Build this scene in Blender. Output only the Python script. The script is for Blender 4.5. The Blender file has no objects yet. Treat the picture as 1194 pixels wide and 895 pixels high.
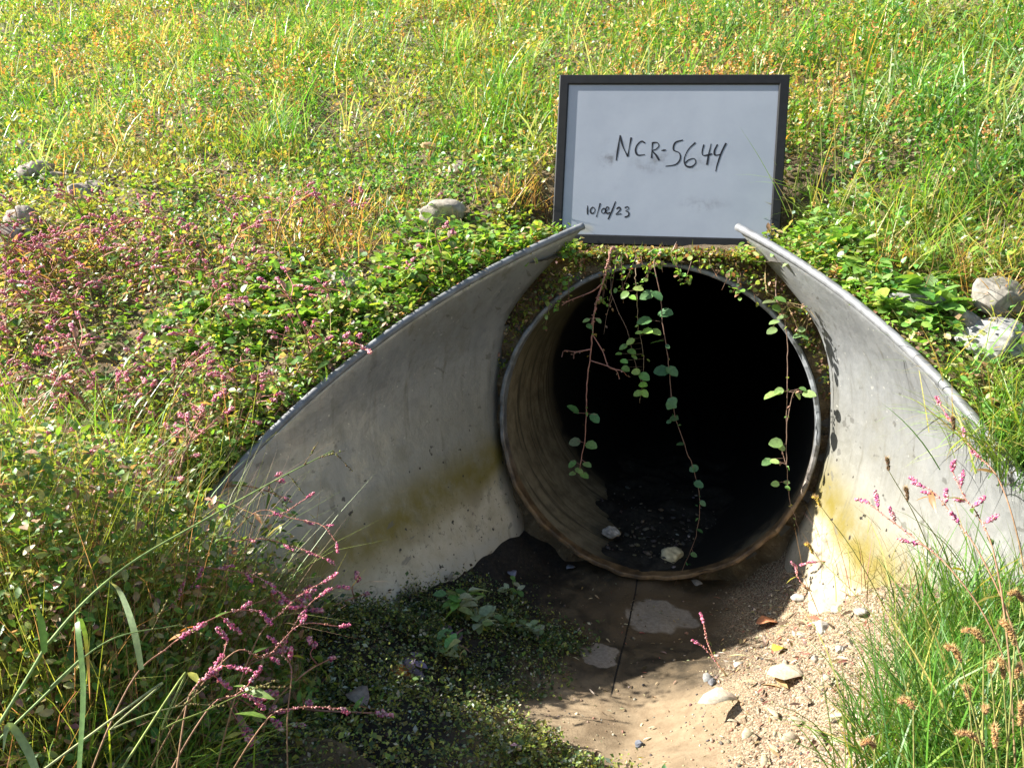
import bpy, math, random
import numpy as np
from mathutils import Vector, Matrix

rng = np.random.default_rng(7)
random.seed(7)
R_ = math.radians
scene = bpy.context.scene
COL = scene.collection

# ------------------------------------------------------------------ camera geometry (pixel units of the 1194 x 895 photograph)
FOC = 902.0
PITCH, YAW, ROLL = R_(11.5), R_(18.15), R_(0.3)
CAM = np.array([.294, -2.165, 1.001])
_f = np.array([-math.sin(YAW)*math.cos(PITCH), math.cos(YAW)*math.cos(PITCH), -math.sin(PITCH)])
_r = np.array([math.cos(YAW), math.sin(YAW), 0.0])
_u = np.cross(_r, _f)
_r2 = _r*math.cos(ROLL) + _u*math.sin(ROLL)
_u2 = np.cross(_r2, _f)
_r, _u = _r2, _u2

def proj(P):
    d = np.asarray(P, float) - CAM
    z = d @ _f
    zz = np.where(z > .05, z, .05)
    u = 597 + FOC*(d @ _r)/zz
    v = 447.5 - FOC*(d @ _u)/zz
    return u, v, z

def ray(u, v):
    return _f + _r*(u-597)/FOC + _u*(447.5-v)/FOC

def on_y(u, v, Y):
    d = ray(u, v)
    return CAM + d*(Y-CAM[1])/d[1]

def on_z(u, v, Z):
    d = ray(u, v)
    return CAM + d*(Z-CAM[2])/d[2]

# ------------------------------------------------------------------ noise and ground shape
def make_noise(seed, octaves=4, base=1.0):
    g = np.random.default_rng(seed)
    W_ = []
    for o in range(octaves):
        for k in range(7):
            a = g.uniform(0, 2*np.pi)
            fr = base*(2**o)*g.uniform(.7, 1.4)
            W_.append((math.cos(a)*fr, math.sin(a)*fr, g.uniform(0, 6.28), .6**o))
    tot = math.sqrt(sum(w[3]**2 for w in W_)/2)
    def n(x, y):
        s = 0
        for a, b, c, d in W_:
            s = s + d*np.sin(a*x + b*y + c)
        return s/tot/1.2
    return n
N_bump = make_noise(1, 4, 3.0)
N_fine = make_noise(2, 4, 14.0)
N_p1 = make_noise(3, 3, 2.2)
N_p2 = make_noise(4, 3, 3.6)
N_p3 = make_noise(5, 3, 6.0)

def sstep(a, b, x):
    t = np.clip((np.asarray(x, float)-a)/(b-a), 0, 1)
    return t*t*(3-2*t)

def Wd(s):
    s = np.clip(s, 0, 1.3)
    return .208 + 1.113*s - .51*s*s + .068*s**3
def Zd(s):
    s = np.clip(s, 0, 1.3)
    return 1.001 - .538*s - .175*s*s

def bed(x, y):
    s = -np.asarray(y, float)
    ax = np.abs(x)
    z = -.04 + .006*N_bump(x*2, y*2) + .003*N_fine(x*1.5, y*1.5)
    # gravel bank on the right
    z = z + sstep(.12, .64, x + .06*N_p2(x, y))*(.20 + .06*sstep(0, .6, s)) * (1 + .15*N_bump(x*1.5, y*1.5))
    z = z + .11*sstep(.24, .44, ax + .03*N_p3(x, y))*sstep(.26, -.04, s)
    z = z + .05*np.exp(-((x-.50)/.10)**2-((np.asarray(y)+.06)/.14)**2)
    z = z + .07*sstep(.40, .66, x + .03*N_p3(x, y))*sstep(-.1, .25, s)
    # dark soil and ground cover on the left
    z = z + sstep(-.12, -.55, x - .10*sstep(.5, 1.1, s) + .03*N_p3(x, y))*(.10 + .06*N_p3(x*1.3, y*1.3)*.5) * sstep(-.05, .25, s)
    z = z + sstep(.25, -.25, x)*sstep(.55, .95, s + .05*N_p3(x, y))*.05
    z = z + .038*np.exp(-((x-.03)/.17)**2-((np.asarray(y)-.0)/.07)**2)*(1+.3*N_p3(x*2, y*2))
    # side banks further down the ditch
    z = z + .10*sstep(.65, 1.0, ax)*sstep(.5, 1.1, s) + .22*np.where(np.asarray(x) < 0, .45, 1)*np.clip(ax-.95, 0, 2.2)*sstep(.6, 1.2, s)
    return z

def emb(x, y):
    x = np.asarray(x, float); y = np.asarray(y, float)
    s = -y
    up = .965 + .50*y + .02*sstep(.0, .3, y)
    prof = np.where(s < 0, up, Zd(s) - .012)
    edge = np.clip((np.abs(x)-Wd(s))/.25, 0, 1)
    edge = np.where(s < -.12, 1, edge)
    far = np.clip((y-1)/3, 0, 1)
    z = prof + edge*(.022*N_bump(x, y) + .012*N_fine(x, y)) + far*.05*N_p1(x*.6, y*.6)
    lip = sstep(.36, .24, y)*sstep(.50, .35, np.abs(x))
    z = z*(1-lip) + lip*(.916 + .03*sstep(.05, .13, y) + .006*N_fine(x, y))
    zb = bed(x, y)
    m = sstep(.9, 1.2, s)
    return np.where(s > 0, np.maximum(z*(1-m)+zb*m, np.where(s > .75, zb, -9)), z)

def inside(x, y):
    s = -np.asarray(y, float)
    return ((s > -.045) & (s < 1.16) & (np.abs(x) < Wd(s) + .03)) | ((s > -.045) & (s <= .0) & (np.abs(x) < .40))

def ground(x, y):
    return np.where(inside(x, y), bed(x, y), emb(x, y))

def gz(p):
    # ground below a point: inside the wings that is the ditch bed, not the soil above the sheet
    e = float(ground(p[0], p[1]))
    return float(bed(p[0], p[1])) if (e > p[2] + .05 and abs(p[0]) < .95 and p[1] < .1) else e

def at(u, v, lift=0.0):
    d = ray(u, v); d = d/np.linalg.norm(d)
    Q = CAM + d*np.arange(.25, 14, .01)[:, None]
    g = bed(Q[:, 0], Q[:, 1]) if (380 < u < 1015 and v > 600) else ground(Q[:, 0], Q[:, 1])
    i = int(np.argmax(Q[:, 2] < g))
    p = Q[i]; q = p.copy(); q[2] = float(g[i]) + lift
    return q

# ------------------------------------------------------------------ mesh helpers
class Soup:
    def __init__(s):
        s.v = []; s.f = []; s.c = []; s.n = 0
    def add(s, V, Fc, C):
        V = np.asarray(V, np.float32).reshape(-1, 3)
        Fc = np.asarray(Fc, np.int32).reshape(-1, 3)
        C = np.asarray(C, np.float32)
        if C.ndim == 1:
            C = np.tile(C, (len(V), 1))
        s.v.append(V); s.f.append(Fc + s.n); s.c.append(C); s.n += len(V)
    def mesh(s, name, smooth=True):
        V = np.concatenate(s.v); Fc = np.concatenate(s.f); C = np.concatenate(s.c)
        me = bpy.data.meshes.new(name)
        me.vertices.add(len(V)); me.vertices.foreach_set('co', V.ravel())
        me.loops.add(len(Fc)*3); me.loops.foreach_set('vertex_index', Fc.ravel())
        me.polygons.add(len(Fc))
        me.polygons.foreach_set('loop_start', np.arange(0, len(Fc)*3, 3, dtype=np.int32))
        me.polygons.foreach_set('loop_total', np.full(len(Fc), 3, np.int32))
        me.polygons.foreach_set('use_smooth', np.full(len(Fc), bool(smooth)))
        a = me.attributes.new('Col', 'FLOAT_COLOR', 'POINT')
        a.data.foreach_set('color', np.concatenate([C, np.ones((len(C), 1), np.float32)], 1).ravel())
        me.update(); me.validate()
        return me

def obj(name, me, mat=None, parent=None):
    o = bpy.data.objects.new(name, me)
    COL.objects.link(o)
    if mat is not None and len(me.materials) == 0:
        me.materials.append(mat)
    if parent is not None:
        o.parent = parent
    return o

def tag(o, label=None, cat=None, group=None, kind=None):
    if label: o['label'] = label
    if cat: o['category'] = cat
    if group: o['group'] = group
    if kind: o['kind'] = kind
    return o

def thing(name, label, cat, loc=(0, 0, 0), rot=(0, 0, 0), group=None, scale=1.0):
    o = bpy.data.objects.new(name, None)
    COL.objects.link(o)
    o.empty_display_size = .05
    o.location = Vector([float(c) for c in loc]); o.rotation_euler = rot; o.scale = (scale,)*3
    return tag(o, label, cat, group)

def dup(root, loc, rot, scale, label, group):
    r = root.copy(); COL.objects.link(r)
    r.location = Vector([float(c) for c in loc]); r.rotation_euler = rot; r.scale = (scale,)*3
    r['label'] = label
    if group: r['group'] = group
    for ch in list(root.children):
        c = ch.copy(); COL.objects.link(c); c.parent = r
    return r

def jit(base, n, amt, r=None):
    """n colours round a base colour"""
    r = r or rng
    b = np.asarray(base, float)
    k = 1 + amt*r.normal(size=(n, 1)) + amt*.45*r.normal(size=(n, 3))
    return np.clip(b*np.clip(k, .3, 2.2), .004, .85)

def pick(cols, probs, n, amt=.18):
    i = rng.choice(len(cols), n, p=np.array(probs)/sum(probs))
    return jit(np.array(cols)[i], n, amt) if False else np.clip(np.array(cols)[i]*np.clip(1+amt*rng.normal(size=(n, 1))+amt*.4*rng.normal(size=(n, 3)), .3, 2.2), .004, .85)

def blades(sp, P, az, lean, bend, L, w, col, seg=4, tip=None, twist=0.0):
    P = np.asarray(P, float); n = len(P)
    if n == 0: return
    az, lean, bend, L, w = [np.broadcast_to(np.asarray(a, float), (n,)) for a in (az, lean, bend, L, w)]
    h = np.stack([np.cos(az), np.sin(az), np.zeros(n)], 1)
    a2 = az + np.pi/2 + rng.normal(size=n)*(.5 + twist)
    sd = np.stack([np.cos(a2), np.sin(a2), np.zeros(n)], 1)
    pos = P.copy()
    rows = []; cols = []
    tipc = col if tip is None else tip
    for k in range(seg+1):
        t = k/seg
        ww = w*(.75 + .5*t*(1-t)*1.4 - .75*t**2.2)*.5
        if k < seg:
            rows += [pos - sd*ww[:, None], pos + sd*ww[:, None]]
            cc = col*(1-t) + tipc*t
            cols += [cc, cc]
        else:
            rows += [pos]; cols += [tipc]
        th = lean + bend*(k+.5)/seg
        st = L/seg
        pos = pos + h*(np.sin(th)*st)[:, None] + np.array([0, 0, 1.0])*(np.cos(th)*st)[:, None]
    V = np.stack(rows, 1); C = np.stack(cols, 1)
    m = V.shape[1]
    F_ = []
    for k in range(seg-1):
        a = 2*k
        F_ += [(a, a+1, a+3), (a, a+3, a+2)]
    a = 2*(seg-1)
    F_ += [(a, a+1, a+2)]
    F_ = np.array(F_)
    Fa = (F_[None] + (np.arange(n)*m)[:, None, None]).reshape(-1, 3)
    sp.add(V.reshape(-1, 3), Fa, C.reshape(-1, 3))

# leaf templates: x along the leaf, y across, z up
def leaf_template(prof, fold=.25, curl=.3):
    V = [(0, 0, 0)]; 
    for t, w in prof:
        zc = -curl*t*t*.5
        V += [(t, -w, zc + fold*w), (t, 0, zc), (t, w, zc + fold*w)]
    V += [(1, 0, -curl*.5)]
    F_ = [(0, 1, 2), (0, 2, 3)]
    k = len(prof)
    for i in range(k-1):
        a = 1+3*i; b = a+3
        F_ += [(a, b, a+1), (a+1, b, b+1), (a+1, b+1, a+2), (a+2, b+1, b+2)]
    a = 1+3*(k-1); e = 3*k+1
    F_ += [(a, e, a+1), (a+1, e, a+2)]
    return np.array(V, float), np.array(F_)
LEAF_OVAL = leaf_template([(.12, .17), (.4, .30), (.75, .20)])
LEAF_LANCE = leaf_template([(.2, .09), (.5, .12), (.8, .06)], .3, .5)
LEAF_ROUND = leaf_template([(.08, .24), (.38, .42), (.75, .33), (.93, .14)], .2, .25)
LEAF_MINI = (np.array([(0, 0, 0), (.5, -.32, .08), (1, 0, -.05), (.5, .32, .08)], float), np.array([(0, 1, 2), (0, 2, 3)]))
OCTA = (np.array([(1, 0, 0), (-1, 0, 0), (0, 1, 0), (0, -1, 0), (0, 0, 1), (0, 0, -1)], float),
        np.array([(0, 2, 4), (2, 1, 4), (1, 3, 4), (3, 0, 4), (2, 0, 5), (1, 2, 5), (3, 1, 5), (0, 3, 5)]))

def rotmat(az, pit, roll):
    ca, sa, cp, sp_, cr, sr = np.cos(az), np.sin(az), np.cos(pit), np.sin(pit), np.cos(roll), np.sin(roll)
    n = len(ca); z = np.zeros(n); o = np.ones(n)
    Rz = np.stack([np.stack([ca, -sa, z], 1), np.stack([sa, ca, z], 1), np.stack([z, z, o], 1)], 1)
    Ry = np.stack([np.stack([cp, z, -sp_], 1), np.stack([z, o, z], 1), np.stack([sp_, z, cp], 1)], 1)
    Rx = np.stack([np.stack([o, z, z], 1), np.stack([z, cr, -sr], 1), np.stack([z, sr, cr], 1)], 1)
    return Rz @ Ry @ Rx

def scatter(sp, T, P, az, pit, roll, S, col, aniso=None):
    P = np.asarray(P, float); n = len(P)
    if n == 0: return
    az, pit, roll = [np.broadcast_to(np.asarray(a, float), (n,)) for a in (az, pit, roll)]
    S = np.broadcast_to(np.asarray(S, float), (n,))
    V, F_ = T
    Vs = np.broadcast_to(V[None], (n,)+V.shape)*S[:, None, None]
    if aniso is not None: Vs = Vs*np.asarray(aniso)[:, None, :] if np.ndim(aniso) == 2 else Vs*np.asarray(aniso)
    Vw = np.einsum('nij,nkj->nki', rotmat(az, pit, roll), Vs) + P[:, None, :]
    m = len(V)
    Fa = (F_[None] + (np.arange(n)*m)[:, None, None]).reshape(-1, 3)
    col = np.broadcast_to(col, (n, 3))
    sp.add(Vw.reshape(-1, 3), Fa, np.repeat(col, m, 0))

def tube(sp, pts, rad, col, sides=5):
    pts = np.asarray(pts, float); n = len(pts)
    rad = np.broadcast_to(np.asarray(rad, float), (n,))
    tan = np.gradient(pts, axis=0); tan /= np.linalg.norm(tan, axis=1)[:, None] + 1e-9
    ref = np.array([.31, .87, .38])
    a = np.cross(tan, ref); a /= np.linalg.norm(a, axis=1)[:, None] + 1e-9
    b = np.cross(tan, a)
    ang = np.arange(sides)*2*np.pi/sides
    V = pts[:, None] + rad[:, None, None]*(a[:, None]*np.cos(ang)[None, :, None] + b[:, None]*np.sin(ang)[None, :, None])
    F_ = []
    for i in range(n-1):
        for j in range(sides):
            k = (j+1) % sides
            F_ += [(i*sides+j, i*sides+k, (i+1)*sides+k), (i*sides+j, (i+1)*sides+k, (i+1)*sides+j)]
    for j in range(1, sides-1):
        F_ += [(0, j+1, j), ((n-1)*sides, (n-1)*sides+j, (n-1)*sides+j+1)]
    c = np.asarray(col, float)
    if c.ndim == 2: c = np.repeat(c, sides, 0)
    sp.add(V.reshape(-1, 3), F_, c)

def smooth_path(pts, n=24):
    pts = np.asarray(pts, float); k = len(pts)
    if k == 2:
        t = np.linspace(0, 1, n)[:, None]; return pts[0]*(1-t)+pts[1]*t
    P = np.concatenate([[2*pts[0]-pts[1]], pts, [2*pts[-1]-pts[-2]]])
    out = []
    for x in np.linspace(0, k-1-1e-6, n):
        i = int(x); t = x-i
        a, b, c, d = P[i], P[i+1], P[i+2], P[i+3]
        out.append(.5*((2*b)+(c-a)*t+(2*a-5*b+4*c-d)*t*t+(3*b-a-3*c+d)*t**3))
    return np.array(out)

# ------------------------------------------------------------------ node materials
class NM:
    def __init__(s, name):
        s.m = bpy.data.materials.new(name); s.m.use_nodes = True
        s.t = s.m.node_tree; s.t.nodes.clear()
        s.out = s.n('ShaderNodeOutputMaterial')
    def n(s, typ, **kw):
        nd = s.t.nodes.new(typ)
        for k, v in kw.items():
            if k.startswith('i_'):
                key = k[2:]
                key = int(key) if key.isdigit() else key.replace('_', ' ')
                nd.inputs[key].default_value = v
            else:
                setattr(nd, k, v)
        return nd
    def l(s, a, b): s.t.links.new(a, b)
    def noise(s, vec, scale, detail=4, rough=.55, dist=0):
        nd = s.n('ShaderNodeTexNoise'); nd.inputs['Scale'].default_value = scale
        nd.inputs['Detail'].default_value = detail; nd.inputs['Roughness'].default_value = rough
        nd.inputs['Distortion'].default_value = dist
        s.l(vec, nd.inputs['Vector']); return nd.outputs['Fac']
    def ramp(s, fac, a, b, ca=0, cb=1):
        nd = s.n('ShaderNodeMapRange'); nd.interpolation_type = 'SMOOTHSTEP'
        nd.inputs[1].default_value = a; nd.inputs[2].default_value = b
        nd.inputs[3].default_value = ca; nd.inputs[4].default_value = cb
        s.l(fac, nd.inputs[0]); return nd.outputs[0]
    def math(s, op, a, b=None, c=None):
        nd = s.n('ShaderNodeMath'); nd.operation = op
        for i, x in enumerate((a, b, c)):
            if x is None: continue
            if isinstance(x, (int, float)): nd.inputs[i].default_value = x
            else: s.l(x, nd.inputs[i])
        return nd.outputs[0]
    def mix(s, fac, a, b, blend='MIX'):
        nd = s.n('ShaderNodeMix'); nd.data_type = 'RGBA'; nd.blend_type = blend
        for key, x in ((0, fac), (6, a), (7, b)):
            if isinstance(x, (int, float)): nd.inputs[key].default_value = x
            elif isinstance(x, tuple): nd.inputs[key].default_value = x if len(x) == 4 else (*x, 1)
            else: s.l(x, nd.inputs[key])
        return nd.outputs[2]
    def obj_co(s): return s.n('ShaderNodeTexCoord').outputs['Object']
    def xyz(s, vec):
        nd = s.n('ShaderNodeSeparateXYZ'); s.l(vec, nd.inputs[0]); return nd.outputs
    def mapping(s, vec, scale=(1, 1, 1), loc=(0, 0, 0), rot=(0, 0, 0)):
        nd = s.n('ShaderNodeMapping'); nd.inputs['Scale'].default_value = scale; nd.inputs['Location'].default_value = loc
        nd.inputs['Rotation'].default_value = rot
        s.l(vec, nd.inputs[0]); return nd.outputs[0]
    def pbsdf(s, col, rough=.5, metal=0.0, spec=.5, bump=None, bstr=.3, bdist=.01):
        b = s.n('ShaderNodeBsdfPrincipled')
        for key, x in (('Base Color', col), ('Roughness', rough), ('Metallic', metal), ('Specular IOR Level', spec)):
            if isinstance(x, (int, float)): b.inputs[key].default_value = x
            elif isinstance(x, tuple): b.inputs[key].default_value = x if len(x) == 4 else (*x, 1)
            else: s.l(x, b.inputs[key])
        if bump is not None:
            bp = s.n('ShaderNodeBump'); bp.inputs['Strength'].default_value = bstr; bp.inputs['Distance'].default_value = bdist
            s.l(bump, bp.inputs['Height']); s.l(bp.outputs[0], b.inputs['Normal'])
        return b
    def done(s, sh):
        s.l(sh.outputs[0], s.out.inputs[0]); return s.m

def foliage_mat(name, trans=.35, rough=.55, spec=.3, vein=True):
    M = NM(name)
    at_ = M.n('ShaderNodeAttribute', attribute_name='Col').outputs['Color']
    co = M.obj_co()
    v = M.ramp(M.noise(co, 160, 2), .25, .75, .78, 1.2)
    mul = M.n('ShaderNodeVectorMath', operation='SCALE'); M.l(at_, mul.inputs[0]); M.l(v, mul.inputs['Scale'])
    c = mul.outputs[0]
    b = M.pbsdf(c, rough, 0, spec)
    tr = M.n('ShaderNodeBsdfTranslucent')
    M.l(M.mix(1.0, c, (1.5, 1.35, .55), 'MULTIPLY'), tr.inputs[0])
    mx = M.n('ShaderNodeMixShader'); mx.inputs[0].default_value = trans
    M.l(b.outputs[0], mx.inputs[1]); M.l(tr.outputs[0], mx.inputs[2])
    return M.done(mx)
MAT_LEAF = foliage_mat('foliage', .42, .42, .5)
MAT_DRY = foliage_mat('dry_plant', .22, .75, .15)
MAT_FLOWER = foliage_mat('flower', .3, .6, .2)

def attr_mat(name, rough=.8, spec=.25, nscale=90, bstr=.4):
    M = NM(name)
    at_ = M.n('ShaderNodeAttribute', attribute_name='Col').outputs['Color']
    co = M.obj_co()
    nz = M.noise(co, nscale, 5, .65)
    v = M.ramp(nz, .25, .75, .6, 1.35)
    mul = M.n('ShaderNodeVectorMath', operation='SCALE'); M.l(at_, mul.inputs[0]); M.l(v, mul.inputs['Scale'])
    return M.done(M.pbsdf(mul.outputs[0], rough, 0, spec, nz, bstr, .004))
MAT_STONE = attr_mat('stone', .85, .25, 45, .7)
MAT_PEBBLE = attr_mat('pebble', .7, .3, 160, .3)
MAT_STEM = attr_mat('stem', .65, .3, 120, .2)

# soil of the embankment
def soil_mat():
    M = NM('soil'); co = M.obj_co()
    n1 = M.noise(co, 7, 6, .65); n2 = M.noise(co, 60, 6, .7)
    c = M.mix(M.ramp(n1, .35, .65), (.10, .074, .044), (.18, .135, .08))
    c = M.mix(M.ramp(n2, .5, .72), c, (.27, .21, .13))
    c = M.mix(M.ramp(n2, .42, .25), c, (.03, .024, .016))
    return M.done(M.pbsdf(c, .95, 0, .15, n2, .8, .02))
MAT_SOIL = soil_mat()

PATCH1 = on_z(768, 722, -.055)
PATCH2 = on_z(700, 771, -.055)
SEAM_A = on_z(743, 688, -.055); SEAM_B = on_z(716, 803, -.055)
def bed_mat():
    M = NM('ditch_bed'); co = M.obj_co(); X, Y, Z = M.xyz(co)
    n1 = M.noise(co, 5, 6, .6); n2 = M.noise(co, 22, 6, .65); n3 = M.noise(co, 110, 5, .7)
    nw = M.n('ShaderNodeTexNoise'); nw.inputs['Scale'].default_value = 9; nw.inputs['Detail'].default_value = 5; M.l(co, nw.inputs['Vector'])
    warp = M.n('ShaderNodeVectorMath', operation='MULTIPLY_ADD'); M.l(nw.outputs['Color'], warp.inputs[0])
    warp.inputs[1].default_value = (.16, .16, 0); M.l(co, warp.inputs[2])
    wv = M.n('ShaderNodeVectorMath', operation='SUBTRACT'); M.l(warp.outputs[0], wv.inputs[0]); wv.inputs[1].default_value = (.08, .08, 0)
    wx, wy, wz = M.xyz(wv.outputs[0])
    def ell(cx, cy, rx, ry):
        a = M.math('DIVIDE', M.math('SUBTRACT', wx, cx), rx); b = M.math('DIVIDE', M.math('SUBTRACT', wy, cy), ry)
        return M.math('SQRT', M.math('ADD', M.math('MULTIPLY', a, a), M.math('MULTIPLY', b, b)))
    d1 = ell(PATCH1[0], PATCH1[1], .105, .085); d2 = ell(PATCH2[0], PATCH2[1], .04, .055)
    dry = M.math('MAXIMUM', M.ramp(d1, 1.05, .9), M.ramp(d2, 1.05, .9))
    # wet mud
    mud = M.mix(M.ramp(n2, .35, .7), (.034, .026, .016), (.095, .068, .038))
    mud = M.mix(M.ramp(d1, 2.4, 1.1), mud, (.085, .058, .032))
    dryc = M.mix(M.ramp(n3, .3, .7), (.17, .14, .11), (.25, .21, .165))
    c = M.mix(dry, mud, dryc)
    # tan silt further down the ditch
    silt = M.math('MULTIPLY', M.ramp(M.math('ADD', Y, M.math('MULTIPLY', M.math('SUBTRACT', n1, .5), .15)), -.5, -.66), M.ramp(X, -.25, -.1))
    siltc = M.mix(M.ramp(n2, .3, .7), (.185, .13, .075), (.275, .205, .125))
    c = M.mix(M.math('MULTIPLY', silt, .9), c, siltc)
    # gravel and sand on the right
    grav = M.ramp(M.math('ADD', X, M.math('MULTIPLY', M.math('SUBTRACT', n1, .5), .25)), .2, .36)
    vo = M.n('ShaderNodeTexVoronoi'); vo.inputs['Scale'].default_value = 260; M.l(co, vo.inputs['Vector'])
    hs = M.n('ShaderNodeSeparateColor'); M.l(vo.outputs['Color'], hs.inputs[0])
    gc = M.mix(M.ramp(hs.outputs[0], .1, .9), (.17, .125, .078), (.36, .285, .19))
    gc = M.mix(M.ramp(hs.outputs[1], .85, .9), gc, (.26, .13, .08))
    gc = M.mix(M.ramp(vo.outputs['Distance'], .45, .75), gc, (.09, .065, .04))
    c = M.mix(grav, c, gc)
    # black soil on the left
    blk = M.ramp(M.math('ADD', X, M.math('MULTIPLY', M.math('SUBTRACT', n2, .5), .12)), -.18, -.26)
    blk = M.math('MULTIPLY', blk, M.ramp(M.math('ABSOLUTE', X), 1.1, .9))
    soil = M.mix(M.ramp(n3, .4, .7), (.012, .010, .008), (.035, .028, .02))
    c = M.mix(blk, c, soil)
    # seam between the floor slabs
    dx, dy = SEAM_B[0]-SEAM_A[0], SEAM_B[1]-SEAM_A[1]; ln = math.hypot(dx, dy)
    dist = M.math('ABSOLUTE', M.math('ADD', M.math('MULTIPLY', M.math('SUBTRACT', X, SEAM_A[0]), dy/ln), M.math('MULTIPLY', M.math('SUBTRACT', Y, SEAM_A[1]), -dx/ln)))
    dist = M.math('ADD', dist, M.math('MULTIPLY', M.math('SUBTRACT', n3, .5), .004))
    seam = M.math('MULTIPLY', M.ramp(dist, .0028, .0015), M.math('MULTIPLY', M.ramp(Y, -.62, -.58), M.ramp(X, .3, .2)))
    c = M.mix(seam, c, (.01, .008, .006))
    wet = M.math('MULTIPLY', M.math('SUBTRACT', 1.0, dry), M.math('MULTIPLY', M.math('SUBTRACT', 1.0, grav), M.math('SUBTRACT', 1.0, silt)))
    ro = M.ramp(M.math('MULTIPLY', wet, M.ramp(n2, .7, .4)), 0, 1, .95, .6)
    h = M.math('ADD', M.math('MULTIPLY', n3, .5), M.math('MULTIPLY', M.math('MULTIPLY', vo.outputs['Distance'], grav), -.8))
    return M.done(M.pbsdf(c, ro, 0, .3, h, .45, .008))
MAT_BED = bed_mat()

def galv_mat():
    M = NM('galvanised_steel'); co = M.obj_co(); X, Y, Z = M.xyz(co)
    n1 = M.noise(co, 3.2, 6, .6); n2 = M.noise(co, 14, 6, .65); n3 = M.noise(co, 70, 5, .7)
    st = M.noise(M.mapping(co, (55, 55, 2.5)), 1.0, 5, .6)
    vo = M.n('ShaderNodeTexVoronoi'); vo.inputs['Scale'].default_value = 55; M.l(co, vo.inputs['Vector'])
    vs = M.n('ShaderNodeSeparateColor'); M.l(vo.outputs['Color'], vs.inputs[0])
    c = M.mix(M.ramp(n1, .3, .7), (.225, .232, .232), (.36, .37, .372))
    c = M.mix(M.ramp(vs.outputs[0], 0, 1, 0, .42), c, (.37, .375, .37))
    c = M.mix(M.ramp(st, .5, .75, 0, .28), c, (.17, .165, .14))
    c = M.mix(M.math('MULTIPLY', M.ramp(n1, .5, .62), M.ramp(n2, .35, .65, .1, .6)), c, (.16, .155, .12))
    c = M.mix(M.ramp(n3, .62, .75, 0, .5), c, (.16, .15, .125))
    # silt line: old water level along the lower crease
    zz = M.math('ADD', Z, M.math('MULTIPLY', M.math('SUBTRACT', n1, .5), .10))
    # the water line drops down the ditch: 0.27 m at the pipe, lower towards the toe
    lvl = M.math('ADD', zz, M.math('MULTIPLY', Y, -.16))
    c = M.mix(M.ramp(lvl, .75, .28, 0, .6), c, (.27, .245, .165))
    low = M.ramp(lvl, .32, .255)
    lowc = M.mix(M.ramp(n2, .3, .7), (.40, .34, .225), (.56, .49, .36))
    lowc = M.mix(M.ramp(n3, .57, .66, 0, .85), lowc, (.10, .08, .055))
    lowc = M.mix(M.math('MULTIPLY', M.ramp(n1, .48, .6), .6), lowc, (.20, .165, .11))
    c = M.mix(M.math('MULTIPLY', low, .88), c, lowc)
    band = M.math('MULTIPLY', M.ramp(lvl, .20, .30), M.ramp(lvl, .43, .30))
    c = M.mix(M.math('MULTIPLY', band, M.ramp(n2, .2, .6, .45, 1.0)), c, (.165, .13, .025))
    c = M.mix(M.math('MULTIPLY', M.ramp(zz, .13, .06), M.ramp(n2, .3, .6, .3, .9)), c, (.42, .40, .34))
    # specks: dark splashes low down, white lime spots high up
    drip = M.noise(M.mapping(co, (34, 34, 1.6), (2, 1, 0)), 1.0, 4, .6)
    c = M.mix(M.math('MULTIPLY', M.ramp(drip, .56, .72), M.ramp(n2, .3, .6, .1, .55)), c, (.13, .12, .085))
    sp = M.noise(co, 48, 2, .4)
    c = M.mix(M.math('MULTIPLY', M.ramp(sp, .70, .73), M.ramp(lvl, .6, .35)), c, (.035, .03, .025))
    sp2 = M.noise(M.mapping(co, (1, 1, 1), (5, 3, 1)), 85, 1, .3)
    c = M.mix(M.math('MULTIPLY', M.math('MULTIPLY', M.ramp(sp2, .755, .775), .6), M.ramp(lvl, .4, .6)), c, (.62, .6, .53))
    scr = M.noise(M.mapping(co, (60, 6, 30), (0, 0, 0), (.4, .2, 0)), 1.0, 3, .5)
    c = M.mix(M.ramp(scr, .66, .70, 0, .6), c, (.12, .115, .10))
    met = M.ramp(lvl, .25, .5, .0, .48)
    ro = M.ramp(n2, .3, .7, .36, .55)
    return M.done(M.pbsdf(c, ro, met, .4, M.math('ADD', M.math('MULTIPLY', n1, 4.0), M.math('ADD', n2, M.math('MULTIPLY', n3, .4))), .16, .012))
MAT_GALV = galv_mat()
def edge_mat():
    M = NM('rolled_steel_edge'); co = M.obj_co()
    n2 = M.noise(co, 30, 5, .6)
    c = M.mix(M.ramp(n2, .35, .7), (.13, .133, .135), (.22, .225, .23))
    return M.done(M.pbsdf(c, .6, .2, .4, n2, .15, .004))
MAT_EDGE = edge_mat()

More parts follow.
